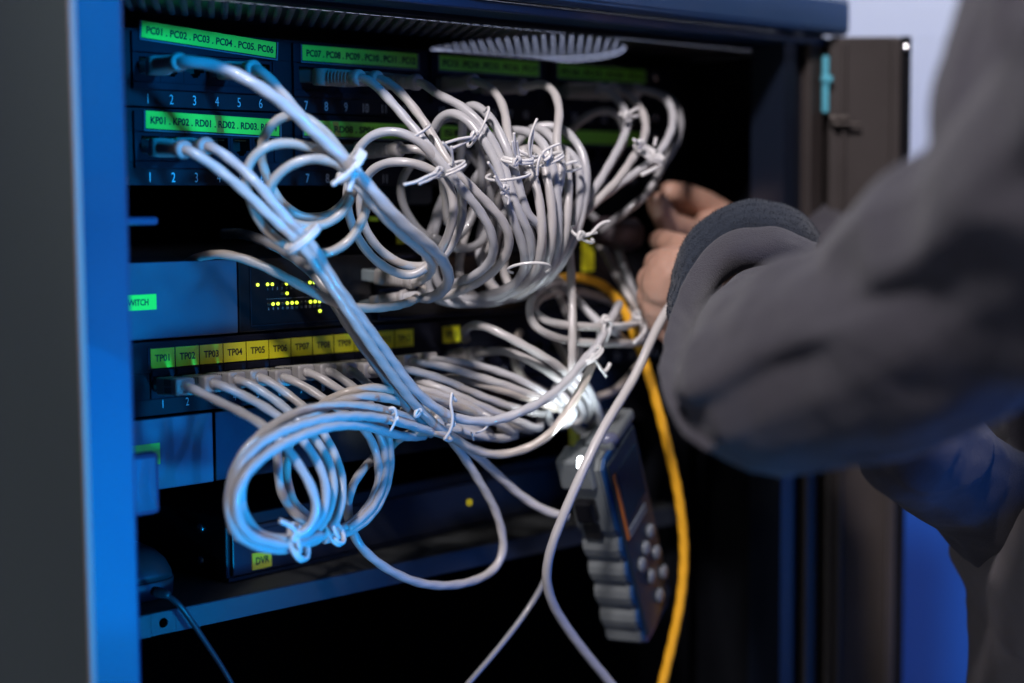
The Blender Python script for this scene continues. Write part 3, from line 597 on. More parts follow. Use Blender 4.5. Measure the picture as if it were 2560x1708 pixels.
cable('vertical cable coming straight down from the bundle to the bright knot', [(1405, 560, 60), (1418, 600, 68), (1426, 660, 76), (1429, 720, 82), (1431, 790, 88), (1431, 860, 92), (1430, 920, 92), (1440, 980, 84), (1450, 1040, 70)], None, tint=1)
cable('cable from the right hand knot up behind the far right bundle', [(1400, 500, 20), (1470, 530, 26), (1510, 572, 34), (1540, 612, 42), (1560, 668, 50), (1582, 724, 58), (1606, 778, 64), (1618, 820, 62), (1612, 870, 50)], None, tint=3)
cable('shorter cable beside the yellow one, meeting the knot below the fist', [(1495, 600, 20), (1524, 652, 34), (1550, 705, 46), (1580, 752, 56), (1603, 782, 62)], None, tint=1)
coil('flat coil lying right of the vertical cable, with two long lower loops', [
    [(1400, 705, 60), (1372, 712, 64), (1338, 735, 68), (1322, 770, 72), (1328, 808, 76), (1358, 832, 80), (1420, 852, 84), (1480, 858, 86), (1540, 858, 84), (1585, 858, 78), (1610, 840, 68), (1600, 800, 56), (1540, 760, 44), (1450, 730, 40)],
    [(1380, 735, 50), (1345, 752, 62), (1335, 780, 72), (1362, 801, 80), (1420, 814, 86), (1470, 817, 89), (1520, 817, 88), (1572, 814, 82), (1590, 790, 60)]], tint=1)
cable('slanting cable from the big coil down to the white knot', [(1385, 690, 50), (1420, 726, 60), (1452, 760, 70), (1486, 796, 80), (1510, 816, 88), (1535, 830, 84), (1560, 850, 60)], None, tint=0)
cable('steep cable crossing behind the vertical one below the big coil', [(1380, 700, 40), (1405, 755, 52), (1428, 810, 62), (1450, 870, 66), (1440, 930, 70)], None, tint=1)
cable('brown shadowed cable behind the vertical one, leaning left', [(1385, 840, 40), (1405, 880, 50), (1425, 915, 62), (1440, 950, 72)], None, tint=2)
cable('cable arching over from beside the yellow square label to the bright knot', [(1166, 850, 20), (1163, 825, 34), (1185, 812, 48), (1215, 817, 60), (1267, 841, 72), (1328, 874, 82), (1390, 912, 88), (1430, 945, 88), (1465, 1000, 78), (1470, 1050, 60)], None, tint=1)
cable('cable from the single plug right of the TP row', [(1192, 886, 34), (1225, 878, 46), (1262, 878, 56), (1315, 896, 68), (1374, 932, 80), (1420, 966, 86), (1448, 1000, 84), (1462, 1050, 70)], ('box', -163.9), tint=1)
cable('shadowed loop behind the plug right of the TP row', [(1300, 830, 20), (1284, 870, 26), (1290, 925, 32), (1330, 965, 36), (1390, 990, 42), (1430, 1000, 48), (1506, 990, 50), (1550, 968, 48), (1592, 920, 44), (1620, 870, 30)], None, tint=2)
cable('loose loop lit white above the tester lamp', [(1440, 930, 92), (1468, 965, 94), (1490, 1010, 92), (1502, 1050, 86), (1495, 1085, 78), (1462, 1085, 70), (1430, 1060, 66), (1418, 1010, 70)], None, tint=0)
coil('short thick loops crowded at the bright white spot', [
    [(1400, 960, 78), (1432, 985, 84), (1456, 1015, 84), (1458, 1048, 78), (1436, 1062, 72), (1412, 1046, 66), (1400, 1010, 62)],
    [(1392, 975, 84), (1424, 1008, 92), (1438, 1040, 90), (1420, 1062, 84), (1392, 1068, 76), (1370, 1050, 66)],
    [(1410, 940, 86), (1446, 968, 92), (1476, 1004, 90), (1478, 1034, 82), (1462, 1050, 72)]], tint=0)
# TP row
tpe = [(465, 967), (536, 960), (595, 951), (650, 945), (711, 945), (768, 932), (823, 929), (876, 926), (930, 926), (985, 920), (1030, 906), (1078, 900)]
def tpc(n, label, pts, **k): cable(label, [(tpe[n - 1][0], tpe[n - 1][1], 34)] + pts, ('box', -163.9), r=2.6, **k)
tpc(1, 'cyan lit cable from port TP01 dropping through the front coil', [(520, 992, 48), (600, 1030, 68), (655, 1062, 82), (700, 1100, 94), (745, 1160, 104), (782, 1225, 110), (792, 1285, 110), (765, 1328, 108), (715, 1348, 104), (650, 1338, 98), (612, 1290, 92), (600, 1230, 90), (625, 1165, 92)], tint=0)
tpc(2, 'cable from port TP02 that leads the front coil on its right side', [(590, 980, 46), (645, 1008, 60), (700, 1044, 74), (745, 1086, 86), (785, 1140, 94), (812, 1200, 100), (814, 1268, 102), (782, 1322, 102), (730, 1352, 102), (660, 1354, 100), (600, 1325, 96), (580, 1260, 94), (600, 1190, 96)], tint=0)
tpc(3, 'cable from port TP03 going under the upper arcs', [(650, 975, 46), (700, 1010, 58), (745, 1050, 70), (790, 1100, 80), (825, 1160, 88), (834, 1235, 94), (810, 1305, 96), (760, 1352, 98), (690, 1362, 98), (615, 1338, 96), (578, 1285, 94), (585, 1215, 94)], tint=1)
tpc(4, 'cable from port TP04 that forms the outer right edge of the front coil', [(700, 972, 46), (748, 1008, 56), (785, 1045, 64), (818, 1100, 72), (848, 1165, 80), (856, 1240, 88), (836, 1312, 92), (790, 1352, 94), (730, 1364, 96), (650, 1362, 96), (590, 1340, 94)], tint=1)
tpc(5, 'cable from port TP05, short visible stretch down to the arcs', [(760, 966, 46), (808, 996, 56), (850, 1025, 62), (900, 1060, 60), (940, 1130, 56), (948, 1200, 60), (918, 1270, 68), (862, 1318, 76), (800, 1342, 80)], tint=1)
tpc(6, 'cable from port TP06 with black printed lettering near the plug', [(805, 948, 46), (850, 975, 54), (895, 1010, 58), (935, 1060, 56), (962, 1130, 56), (958, 1205, 62), (925, 1275, 70), (870, 1322, 78)], tint=1)
tpc(7, 'cable from port TP07 dipping under the topmost arc', [(850, 945, 44), (885, 968, 52), (925, 1010, 56), (960, 1060, 56), (976, 1130, 56), (970, 1205, 60), (935, 1280, 68), (880, 1326, 76), (810, 1350, 80)], tint=1)
tpc(8, 'cable from port TP08 dipping under the topmost arc', [(898, 940, 44), (925, 965, 50), (960, 990, 54), (1040, 1020, 60), (1130, 1055, 64), (1200, 1082, 64), (1222, 1086, 58), (1190, 1075, 44)], tint=1)
tpc(9, 'cable from port TP09 leading right under the crossing pair', [(975, 945, 44), (1020, 965, 52), (1090, 985, 60), (1160, 1010, 66), (1230, 1050, 70), (1275, 1075, 70), (1290, 1086, 62), (1250, 1070, 46)], tint=1)
tpc(10, 'cable from port TP10 fanning right to the middle of the bright cluster', [(1030, 926, 44), (1100, 946, 52), (1180, 981, 60), (1255, 1010, 66), (1316, 1028, 70), (1360, 1035, 66)], tint=1)
tpc(11, 'cable from port TP11, second line of the fan from the top', [(1080, 912, 44), (1120, 918, 50), (1185, 939, 60), (1260, 962, 68), (1325, 987, 76), (1385, 1012, 80), (1420, 1040, 74)], tint=1)
tpc(12, 'cable from port TP12, top line of the fan of cables', [(1110, 902, 42), (1165, 908, 50), (1240, 927, 60), (1300, 950, 70), (1358, 982, 78), (1405, 1010, 80)], tint=0)
# arcs that leave the middle and wind into the front coil
def arc(label, pts, **k): cable(label, pts, None, r=2.75, **k)
arc('lowest and widest arc, cyan underneath, winding into the front coil', [(1060, 1090, 60), (1020, 1092, 70), (965, 1080, 80), (915, 1066, 88), (860, 1063, 95), (800, 1073, 102), (738, 1096, 107), (680, 1127, 111), (632, 1165, 113), (598, 1215, 113), (590, 1275, 111), (618, 1335, 108), (675, 1358, 106), (745, 1360, 104), (800, 1338, 100)], tint=0)
arc('second arc from the bottom of those entering the front coil', [(1130, 1092, 72), (1085, 1080, 74), (1035, 1066, 78), (975, 1050, 84), (900, 1040, 92), (820, 1045, 98), (742, 1064, 103), (680, 1090, 106), (628, 1130, 108), (588, 1190, 108), (572, 1260, 106), (588, 1330, 104), (640, 1364, 102), (710, 1374, 100), (780, 1352, 98)], tint=0)
arc('middle arc entering the front coil, under the hook shaped tie', [(1150, 1075, 66), (1095, 1070, 68), (1030, 1050, 72), (985, 1032, 78), (920, 1018, 84), (840, 1013, 88), (762, 1025, 90), (705, 1050, 92), (645, 1092, 92), (602, 1140, 90), (578, 1200, 88), (570, 1270, 86), (585, 1330, 86)], tint=1)
arc('fourth arc from the bottom, curving behind the others at its left end', [(1220, 1080, 60), (1160, 1058, 64), (1095, 1035, 66), (1030, 1012, 70), (980, 998, 74), (920, 991, 78), (860, 1001, 78), (805, 1022, 74), (750, 1050, 66), (700, 1090, 60), (694, 1160, 58), (704, 1235, 60), (735, 1285, 66), (790, 1320, 74)], tint=1)
arc('topmost arc running right from beside the TP07 cable', [(1330, 1075, 56), (1280, 1066, 62), (1215, 1045, 66), (1150, 1020, 68), (1085, 998, 70), (1030, 985, 72), (980, 974, 74), (920, 970, 74), (865, 982, 70), (830, 996, 62), (770, 1040, 52), (722, 1110, 48), (716, 1180, 48), (735, 1260, 52), (780, 1300, 60)], tint=2)
arc('yellowish middle line of the fan, below the TP11 cable', [(1100, 950, 36), (1130, 944, 44), (1185, 956, 56), (1262, 976, 68), (1335, 1000, 76), (1390, 1022, 80)], tint=2)
arc('line of the fan just above the narrow hook tie', [(1040, 950, 40), (1075, 962, 50), (1125, 981, 60), (1185, 1008, 66), (1245, 1034, 70), (1305, 1058, 74), (1345, 1072, 72), (1352, 1055, 60)], tint=1)
arc('lowest shiny line of the fan ending in a purple bend', [(1000, 1030, 50), (1070, 1046, 58), (1140, 1068, 64), (1200, 1090, 68), (1260, 1096, 68), (1288, 1088, 62)], tint=1)
arc('shiny bend just right of the long wire tie, below the fan', [(1080, 1040, 50), (1130, 1068, 58), (1170, 1088, 64), (1215, 1092, 64), (1226, 1082, 58), (1190, 1060, 50)], tint=0)
cable('short beige cable passing through the long wire tie and on to the right knot', [(968, 1128, 44), (990, 1102, 54), (1025, 1082, 66), (1075, 1078, 74), (1125, 1092, 77), (1180, 1122, 76), (1240, 1137, 80), (1310, 1124, 90), (1372, 1088, 99), (1424, 1020, 105), (1466, 945, 106), (1496, 870, 102), (1515, 830, 94), (1545, 790, 76)], None, tint=2, rip=.05)
cable('loose loop hanging below the long wire tie, in front of the recorder', [(1085, 1040, 68), (1125, 1095, 70), (1165, 1150, 70), (1205, 1215, 69), (1236, 1270, 68), (1255, 1330, 67), (1258, 1385, 66), (1235, 1425, 66), (1185, 1452, 66), (1120, 1464, 66), (1050, 1458, 66), (985, 1432, 66), (930, 1395, 67), (890, 1350, 68), (870, 1295, 64), (872, 1240, 58), (895, 1190, 52), (930, 1150, 46), (965, 1110, 40)], None, tint=1)
cable('slack grey cable drooping over the switch LED panel', [(425, 720, -75), (445, 684, -48), (466, 660, -22), (488, 647, -8), (520, 638, 8), (562, 636, 24), (620, 650, 36), (680, 676, 48), (740, 708, 58), (800, 740, 66), (850, 762, 70), (905, 770, 70), (965, 768, 66), (1015, 758, 58), (1046, 742, 46), (1058, 722, 34)], None, tint=2)
cable('dark cable coming out of the empty rack space behind the crossing pair', [(560, 585, -70), (610, 586, -20), (672, 608, 16), (732, 642, 38), (775, 676, 52), (815, 722, 62), (850, 780, 68), (905, 862, 72), (965, 945, 74), (1030, 1030, 74), (1080, 1085, 72)], None, tint=3, r=3.1)
cable('grey cable held under the fist, running down past the tester', [(1760, 700, 120), (1715, 722, 124), (1682, 756, 128), (1650, 805, 130), (1620, 868, 132), (1590, 935, 132), (1550, 1003, 132), (1512, 1065, 132), (1474, 1140, 132), (1440, 1215, 130), (1408, 1290, 126), (1378, 1370, 118), (1366, 1440, 110), (1380, 1505, 104), (1418, 1570, 100), (1470, 1640, 98), (1535, 1720, 96), (1600, 1820, 96)], None, tint=1, r=3.0, rip=.02)
cable('thin dark cable splitting off low down and leaving the picture', [(1375, 1380, 90), (1362, 1450, 84), (1335, 1500, 80), (1290, 1565, 78), (1230, 1640, 76), (1165, 1715, 74), (1090, 1800, 74)], None, tint=3, r=1.9, rip=0)
cable('bright yellow cable dropping down past the tester', [(1385, 700, 20), (1425, 694, 30), (1470, 698, 38), (1520, 722, 46), (1560, 775, 54), (1590, 845, 62), (1620, 930, 70), (1648, 1030, 78), (1675, 1140, 84), (1698, 1250, 88), (1710, 1370, 90), (1703, 1490, 90), (1680, 1610, 88), (1655, 1715, 86), (1630, 1830, 86)], None, r=3.4, ma=M['yellow_pvc'], group=None, cat='yellow cable')

# ------------------------------------------------------------------ wire ties
def tie(label, cx, cy, d, rx, ry, ang, tails, wr=1.15, turns=1.0, knot=True):
    """ring round a bundle plus a knot and cut ends; rx along the picture, ry in depth (mm); ang = picture angle of the long axis"""
    C = P(cx, cy, d); e1 = (rt * math.cos(ang) + up * math.sin(ang)); e2 = fw * .94 + (up * math.cos(ang) - rt * math.sin(ang)) * .34
    bm = bmesh.new(); n = int(26 * turns); pts = []
    for k in range(n + 1):
        a = (-.22 + 1.44 * k / n) * math.pi if turns <= 1.01 else 2 * math.pi * k / 26; pts.append(C + e1 * (math.cos(a) * rx) - e2 * (math.sin(a) * ry) + (up * math.cos(ang) - rt * math.sin(ang)) * (k / 26 * 1.7 - .8))
    tube(bm, pts, wr, 1.0, 8, smooth_path=False, flat=.8)
    t = link('cable_tie', bm, M['tie'], None, True); tag(t, label, 'cable tie', 'white wire ties on the cable bundles')
    for tl in tails:
        bm = bmesh.new(); tube(bm, [P(*q) for q in tl], wr, .8, 8, flat=.75); link('cut_end', bm, M['tie'], t, True)
    if knot and tails:
        K = P(*tails[0][0]); bm = bmesh.new()
        pts = [K + rt * (math.cos(a) * 1.9) + up * (math.sin(a * 1.3) * 2.4) - fw * (1.2 + math.sin(a * .7) * 1.3) for a in [k * .45 for k in range(26)]]
        tube(bm, pts, wr * .9, 1.0, 8, smooth_path=False); link('knot', bm, M['tie'], t, True)
    return t
tie('fat twisted tie on the first knot, left of the centre', 880, 418, 110, 10, 9, math.radians(52), [[(890, 432, 116), (878, 455, 118), (872, 478, 118)], [(905, 400, 116), (862, 440, 120), (830, 462, 116)]], 1.5, 2.2)
tie('white tie band around the crossing pair near its upper third', 758, 598, 94, 10, 8.5, math.radians(40), [], 2.0, 1.6)
tie('small tie bridging the port 8 and 9 cables', 1045, 330, 88, 7.5, 6, math.radians(33), [], 1.1)
tie('tie at the second knot with two pale ends pointing left', 1120, 425, 106, 10.5, 9, math.radians(22), [[(1098, 430, 112), (1070, 440, 114), (1040, 455, 115), (1010, 462, 116)], [(1095, 436, 112), (1072, 450, 114), (1046, 460, 115)], [(1128, 415, 114), (1132, 390, 116), (1120, 370, 117), (1106, 357, 118)], [(1134, 412, 112), (1130, 385, 115), (1128, 365, 116)]], 1.05, 1.3)
tie('slim loop tie with long paired ends, above the second knot', 1196, 318, 92, 13, 8, math.radians(66), [[(1186, 341, 98), (1172, 344, 99), (1150, 347, 99), (1114, 358, 98)], [(1184, 344, 98), (1166, 354, 98), (1132, 370, 98)]], 1.05)
tie('thin ring tie low on the central cables, one end sticking up left', 1270, 440, 108, 13, 9.5, math.radians(8), [[(1262, 475, 114), (1245, 450, 116), (1230, 420, 118), (1220, 406, 119)], [(1270, 484, 114), (1250, 466, 116), (1236, 440, 117)], [(1262, 488, 114), (1274, 494, 115), (1270, 512, 114)]], 1.1)
tie('upright knot with a tall splayed end, right of the central cables', 1290, 397, 106, 10, 9, math.radians(-6), [[(1292, 404, 114), (1284, 380, 116), (1280, 352, 117)], [(1292, 404, 114), (1286, 370, 116), (1285, 332, 118)], [(1298, 400, 114), (1294, 372, 115), (1290, 352, 116)]], 1.2, 1.4)
tie('tall pointed tie end rising highest above the big coil', 1310, 375, 104, 9, 8, math.radians(-25), [[(1325, 394, 112), (1322, 360, 114), (1331, 324, 115), (1343, 297, 116)], [(1325, 394, 112), (1330, 355, 113), (1332, 322, 115)]], 1.15, knot=False)
tie('looped knot on the right hand strands of the big coil', 1368, 400, 106, 10, 9, math.radians(20), [[(1372, 404, 112), (1354, 384, 115), (1376, 368, 116), (1398, 360, 116)], [(1352, 388, 114), (1344, 410, 114), (1343, 440, 113)], [(1360, 402, 114), (1378, 390, 116), (1376, 370, 116)]], 1.15, 1.2)
tie('short straight white end poking right across the coil loops', 1420, 420, 100, 8, 7, math.radians(8), [[(1411, 413, 108), (1425, 406, 109), (1443, 404, 110)]], 1.1, .6, knot=False)
tie('curly tie end pointing right beside the fist', 1455, 588, 104, 8.5, 8, math.radians(-28), [[(1452, 590, 110), (1475, 588, 112), (1490, 570, 113), (1505, 557, 114), (1524, 553, 115)], [(1452, 590, 110), (1478, 584, 112), (1492, 581, 113)]], 1.1)
tie('thin open ring hanging under the bright tips of the big coil', 1323, 672, 108, 13, 9, math.radians(186), [], .9)
tie('small tie high on the far right cables', 1572, 288, 76, 6, 5, math.radians(0), [[(1568, 290, 80), (1582, 276, 80), (1596, 270, 80)]], 1.2)
tie('large ragged knot holding the far right bundle', 1620, 385, 96, 10, 8, math.radians(-32), [[(1600, 362, 102), (1590, 352, 104), (1584, 350, 104)], [(1640, 385, 102), (1648, 405, 104), (1652, 416, 104)], [(1655, 410, 102), (1630, 425, 104), (1604, 438, 105)], [(1636, 365, 100), (1640, 345, 100)]], 1.5, 2.0)
tie('tie with big curling ends at the knot over the yellow cable', 1510, 826, 94, 8, 8, math.radians(80), [[(1512, 800, 100), (1510, 826, 102), (1508, 850, 101), (1488, 862, 101)], [(1516, 830, 100), (1530, 812, 103), (1524, 798, 104), (1512, 803, 103)], [(1524, 812, 100), (1560, 811, 100), (1604, 806, 96)]], 1.4, 1.3)
tie('tie just below the fist with a loop crossing the yellow cable', 1604, 786, 78, 6, 6, math.radians(10), [[(1606, 775, 92), (1616, 800, 96), (1612, 830, 98), (1596, 846, 98), (1584, 860, 97)]], 1.5, 1.2)
tie('knot with a bent hook end below the crossing of the right cables', 1478, 890, 110, 8, 7, math.radians(38), [[(1484, 895, 114), (1496, 910, 115), (1506, 930, 115), (1518, 925, 115), (1525, 908, 115)], [(1496, 912, 113), (1512, 935, 112), (1516, 941, 112)]], 1.25, 1.4)
tie('long upright white tie binding the crossing pair above the recorder', 1125, 1058, 84, 1.5, 8, math.radians(85), [[(1112, 1098, 88), (1128, 1072, 92), (1132, 1040, 93), (1126, 1010, 92), (1130, 982, 91)], [(1130, 990, 90), (1140, 1002, 90)], [(1112, 1098, 88), (1122, 1102, 84), (1130, 1096, 78)]], 1.3, knot=False)
tie('small hooked tie around the lower lines of the fan', 1218, 1048, 78, 2, 7, math.radians(84), [[(1207, 1034, 80), (1216, 1032, 82), (1225, 1046, 83), (1222, 1062, 82), (1210, 1076, 80), (1190, 1082, 79)], [(1178, 1082, 80), (1182, 1092, 80), (1184, 1100, 79)]], .9, knot=False)
tie('hook shaped tie over the arcs above the lower switch', 984, 1045, 88, 2, 8, math.radians(84), [[(972, 1022, 92), (982, 1015, 94), (992, 1030, 95), (988, 1056, 94), (976, 1078, 92)]], 1.1, knot=False)
tie('little crumpled tie knot between the arcs and the crossing pair', 1058, 1034, 74, 4, 4, 0, [[(1046, 1032, 80), (1056, 1026, 81), (1062, 1040, 81), (1072, 1042, 80)]], 1.1)
tie('tie at the bottom of the front coil with a cyan end pointing up left', 745, 1355, 104, 10, 8, math.radians(-72), [[(742, 1340, 112), (736, 1322, 114), (722, 1312, 114), (700, 1302, 114)], [(742, 1340, 112), (746, 1362, 114), (752, 1378, 112)]], 1.6, 1.4)
tie('short cyan tie on the lower right of the front coil', 835, 1328, 92, 8, 7, math.radians(-60), [[(832, 1315, 98), (838, 1332, 99), (846, 1343, 98)]], 1.5, 1.2, knot=False)

# yellow tags and a grey box in the gap behind the cables
def flag(label, x0, y0, x1, y1, d, words=True):
    a, b = P(x0, y0, d), P(x1, y1, d)
    t = boxobj('cable_tag', (a.x, a.y - .4, b.z), (b.x, a.y + .4, a.z), M['yellow'], None, .1); tag(t, label, 'cable tag', 'yellow tags behind the cables'); return t
flag('upright yellow tag behind the first crossing cables', 990, 560, 1012, 610, -12)
flag('tiny yellow tag above the upright one', 922, 541, 946, 553, -14)
flag('tall yellow tag seen between big coil and fist', 1455, 596, 1484, 678, 8)
flag('blurred yellow tag above the tester', 1424, 1055, 1446, 1112, 20)
a, b = P(1010, 455, -20), P(1085, 512, -20)
jb = thing('junction_box', 'grey box inside the gap behind the second knot', 'box')
boxobj('box_body', (a.x, 20, b.z), (b.x, 60, a.z), M['dimblue'], jb, 3); boxobj('box_lid', (a.x + 3, 18, b.z + 3), (b.x - 3, 19.8, a.z - 3), M['dimblue'], jb, 1)

# ------------------------------------------------------------------ cable tester
te = thing('cable_tester', 'grey handheld tester with ribbed grip and keypad, hanging from the cables', 'tester')
T = P(1512, 1172, 112); B = P(1612, 1598, 96)
Lx = (B - T); LEN = Lx.length; lx = Lx.normalized()
wv = V(.94, .338, 0); wv = (wv - lx * wv.dot(lx)).normalized(); nv = wv.cross(lx).normalized()   # nv: out of the keypad face
if nv.y > 0: nv = -nv
TM = Matrix((wv, nv, lx)).transposed().to_4x4(); TM.translation = T * MM
if TM.determinant() < 0: pass
dep = 30; wid = 58
bm = bmesh.new()     # body: outline (w, l) with wavy left side, extruded through the depth
ol = [(0, 0)]
NL = 4; gl0, gl1 = LEN * .40, LEN * .97
left = []
left.append((0, 2)); left.append((0, gl0 - 6))
for k in range(NL):
    l0 = gl0 + (gl1 - gl0) * k / NL; st = (gl1 - gl0) / NL
    left += [(2.6, l0 - .5), (3.0, l0 + 1.5), (.6, l0 + st * .28), (-.6, l0 + st * .5), (.3, l0 + st * .78), (2.4, l0 + st * .94)]
left += [(1.5, LEN + 4), (5, LEN + 8)]
right = [(wid - 10, LEN + 8), (wid - 5, LEN + 3), (wid - 3, LEN * .6), (wid, LEN * .3), (wid, 4), (wid - 4, -3), (6, -3)]
ol = left + right
for (y0_, y1_, sc, mi, nm, ma) in ((-dep, -4, 0, 0, 'grip_body', M['tester']),):
    A2 = [bm.verts.new(V(x, y0_, z) * MM) for x, z in ol]; B2 = [bm.verts.new(V(x, y1_, z) * MM) for x, z in ol]; n = len(ol)
    bm.faces.new(A2); bm.faces.new(B2[::-1])
    for i in range(n): bm.faces.new((A2[i], A2[(i + 1) % n], B2[(i + 1) % n], B2[i]))
bmesh.ops.recalc_face_normals(bm, faces=bm.faces[:]); bmesh.ops.bevel(bm, geom=[e for e in bm.edges if len(e.link_faces) == 2 and e.calc_face_angle(0) > .9], offset=.0012, segments=2, affect='EDGES')
bmesh.ops.transform(bm, matrix=TM, verts=bm.verts[:]); link('grip_body', bm, M['tester'], te)
bm = bmesh.new()
inset = [(x + (1.2 if x < 10 else -1.2), z) for x, z in ol]
A2 = [bm.verts.new(V(x, -4, z) * MM) for x, z in inset]; B2 = [bm.verts.new(V(x, -1.5, z) * MM) for x, z in inset]
bm.faces.new(A2); bm.faces.new(B2[::-1])
for i in range(n): bm.faces.new((A2[i], A2[(i + 1) % n], B2[(i + 1) % n], B2[i]))
bmesh.ops.recalc_face_normals(bm, faces=bm.faces[:]); bmesh.ops.transform(bm, matrix=TM, verts=bm.verts[:]); link('seam', bm, M['testblue'], te)
def tbox(name, a, b, ma, bev=.5):
    bm = bmesh.new(); box(bm, a, b, bev); bmesh.ops.transform(bm, matrix=TM, verts=bm.verts[:]); return link(name, bm, ma, te)
tbox('face_plate', (4, -1.5, 0), (wid - 5, 1.0, LEN + 2), M['testerf'], 1.5)
tbox('screen', (12, 1, LEN * .08), (wid - 10, 1.8, LEN * .36), M['screen'])
tbox('orange_stripe', (5.5, 1, LEN * .07), (9.5, 2.4, LEN * .44), M['orange'], .8)
tbox('model_plate', (11, 1, LEN * .40), (wid - 16, 1.9, LEN * .45), M['key'])
for i, (x, l) in enumerate(((40, .56), (28, .60), (17, .64), (42, .70), (26, .76), (46, .84), (32, .91))):
    bm = bmesh.new(); lathe(bm, V(x, 1, LEN * l), V(0, 1, 0), [(0, 5.4), (1.8, 5.2), (3.0, 3.8), (3.4, 1.6)], 18); bmesh.ops.transform(bm, matrix=TM, verts=bm.verts[:]); link('key', bm, M['key'], te, True)
tbox('head_block', (-4, -dep - 3, -7), (16, -8, 16), M['tester'], 2.5)
tbox('head_block', (16.5, -20, -9), (wid + 2, 0, -1), M['tester'], 2.5)
tbox('socket', (-6, -dep + 4, 24), (2, -12, 40), M['gloss'], 1.5)
tbox('socket', (-1.2, -dep + 5, 44), (2, -13, 56), M['cavity'], .6)
lp = P(1451, 1150, 118)
bm = bmesh.new(); lathe(bm, lp + V(0, 0, -5), V(0, 0, 1), [(0, 2.3), (5, 2.3), (6.6, 1.8), (7.4, .9)], 18); link('lamp_bulb', bm, M['ledw'], te, True)
ll = bpy.data.lights.new('tester_lamp', 'SPOT'); ll.energy = .19; ll.color = (.86, .96, 1); ll.spot_size = 1.7; ll.spot_blend = .7; ll.shadow_soft_size = .003
lo = bpy.data.objects.new('tester_lamp', ll); COL.objects.link(lo); lo.location = (lp + V(0, 0, 6)) * MM; lo.rotation_euler = (P(1400, 940, 85) - lp).to_track_quat('-Z', 'Y').to_euler()
cp = P(1520, 1112, 100)
bm = bmesh.new(); ssweep(bm, cp + V(0, 0, -8), V(0, 0, 1), [(0, 5.5, 5, 3), (9, 5.5, 5, 3), (10, 7.5, 7, 2.2), (14, 7, 6.5, 2.2), (16, 4, 4, 2)], V(0, 1, 0)); link('top_connector', bm, mat('smoked_plastic', (.12, .13, .2), .15, coat=.5), te, True)

# ------------------------------------------------------------------ person
def blob(parts, voxel, name, ma, parent=None, sm=3, nz=0., nzs=.02, folds=None):
    """parts: list of node chains [(centre, radius), ...]; fused to one skin"""
    t_ = bmesh.new(); bmesh.ops.create_icosphere(t_, subdivisions=2, radius=1); t_.verts.ensure_lookup_table()
    UV = [v.co.copy() for v in t_.verts]; UF = [[v.index for v in f.verts] for f in t_.faces]; t_.free()
    VV = []; FF = []
    def ball(c, r):
        n0 = len(VV); VV.extend([((c.x + q.x * r[0]) * MM, (c.y + q.y * r[1]) * MM, (c.z + q.z * r[2]) * MM) for q in UV]); FF.extend([[i + n0 for i in f] for f in UF])
    tr = lambda r: V(*r) if isinstance(r, tuple) else V(r, r, r)
    for ch in parts:
        for i, (c, r) in enumerate(ch):
            ball(c, tr(r))
            if i:
                c0_, r_ = ch[i - 1]; k = min(60, max(2, int((c - c0_).length / (min(*tr(r), *tr(r_)) * .16))))
                for j in range(1, k): ball(c0_.lerp(c, j / k), tr(r_).lerp(tr(r), j / k))
    me0 = bpy.data.meshes.new(name); me0.from_pydata(VV, [], FF); me0.materials.append(ma)
    o = bpy.data.objects.new(name, me0); COL.objects.link(o)
    if parent: o.parent = parent
    md = o.modifiers.new('r', 'REMESH'); md.mode = 'VOXEL'; md.voxel_size = voxel * MM; md.use_smooth_shade = True
    ms = o.modifiers.new('s', 'SMOOTH'); ms.iterations = sm; ms.factor = .6
    bpy.context.view_layer.update()
    me = bpy.data.meshes.new_from_object(o.evaluated_get(bpy.context.evaluated_depsgraph_get()))
    o.modifiers.clear(); old = o.data; o.data = me; bpy.data.meshes.remove(old); me.name = name
    if nz or folds:
        NN = [v.vector.copy() for v in me.vertex_normals]; new = []
        for v, nn in zip(me.vertices, NN):
            p = v.co.copy(); h = 0
            if nz: h += nz * noise.fractal(p / nzs, 1.0, 2.0, 3)
            if folds: h += folds(p / MM)
            new.extend(p + nn * (h * MM))
        me.vertices.foreach_set('co', new); me.update()
    for p in me.polygons: p.use_smooth = True
    return o
person = thing('person', 'person in charcoal fleece jacket reaching into the cabinet, fist around a grey cable', 'person')
elbow = P(1950, 965, 350); wrist = P(1850, 705, 165)
ua1 = P(2280, 800, 420); ua2 = P(2600, 620, 490); shd = P(3000, 330, 560)
waist = P(2790, 1260, 330); chest = P(3170, 230, 400)
fh = P(1690, 715, 118)
hips = P(2900, 1900, 380)
neck = chest + V(60, 40, 220); head = neck + V(20, 70, 110)
sh2 = chest + V(330, 120, 20); el2 = V(500, -330, -190); wr2 = P(1870, 650, 60)
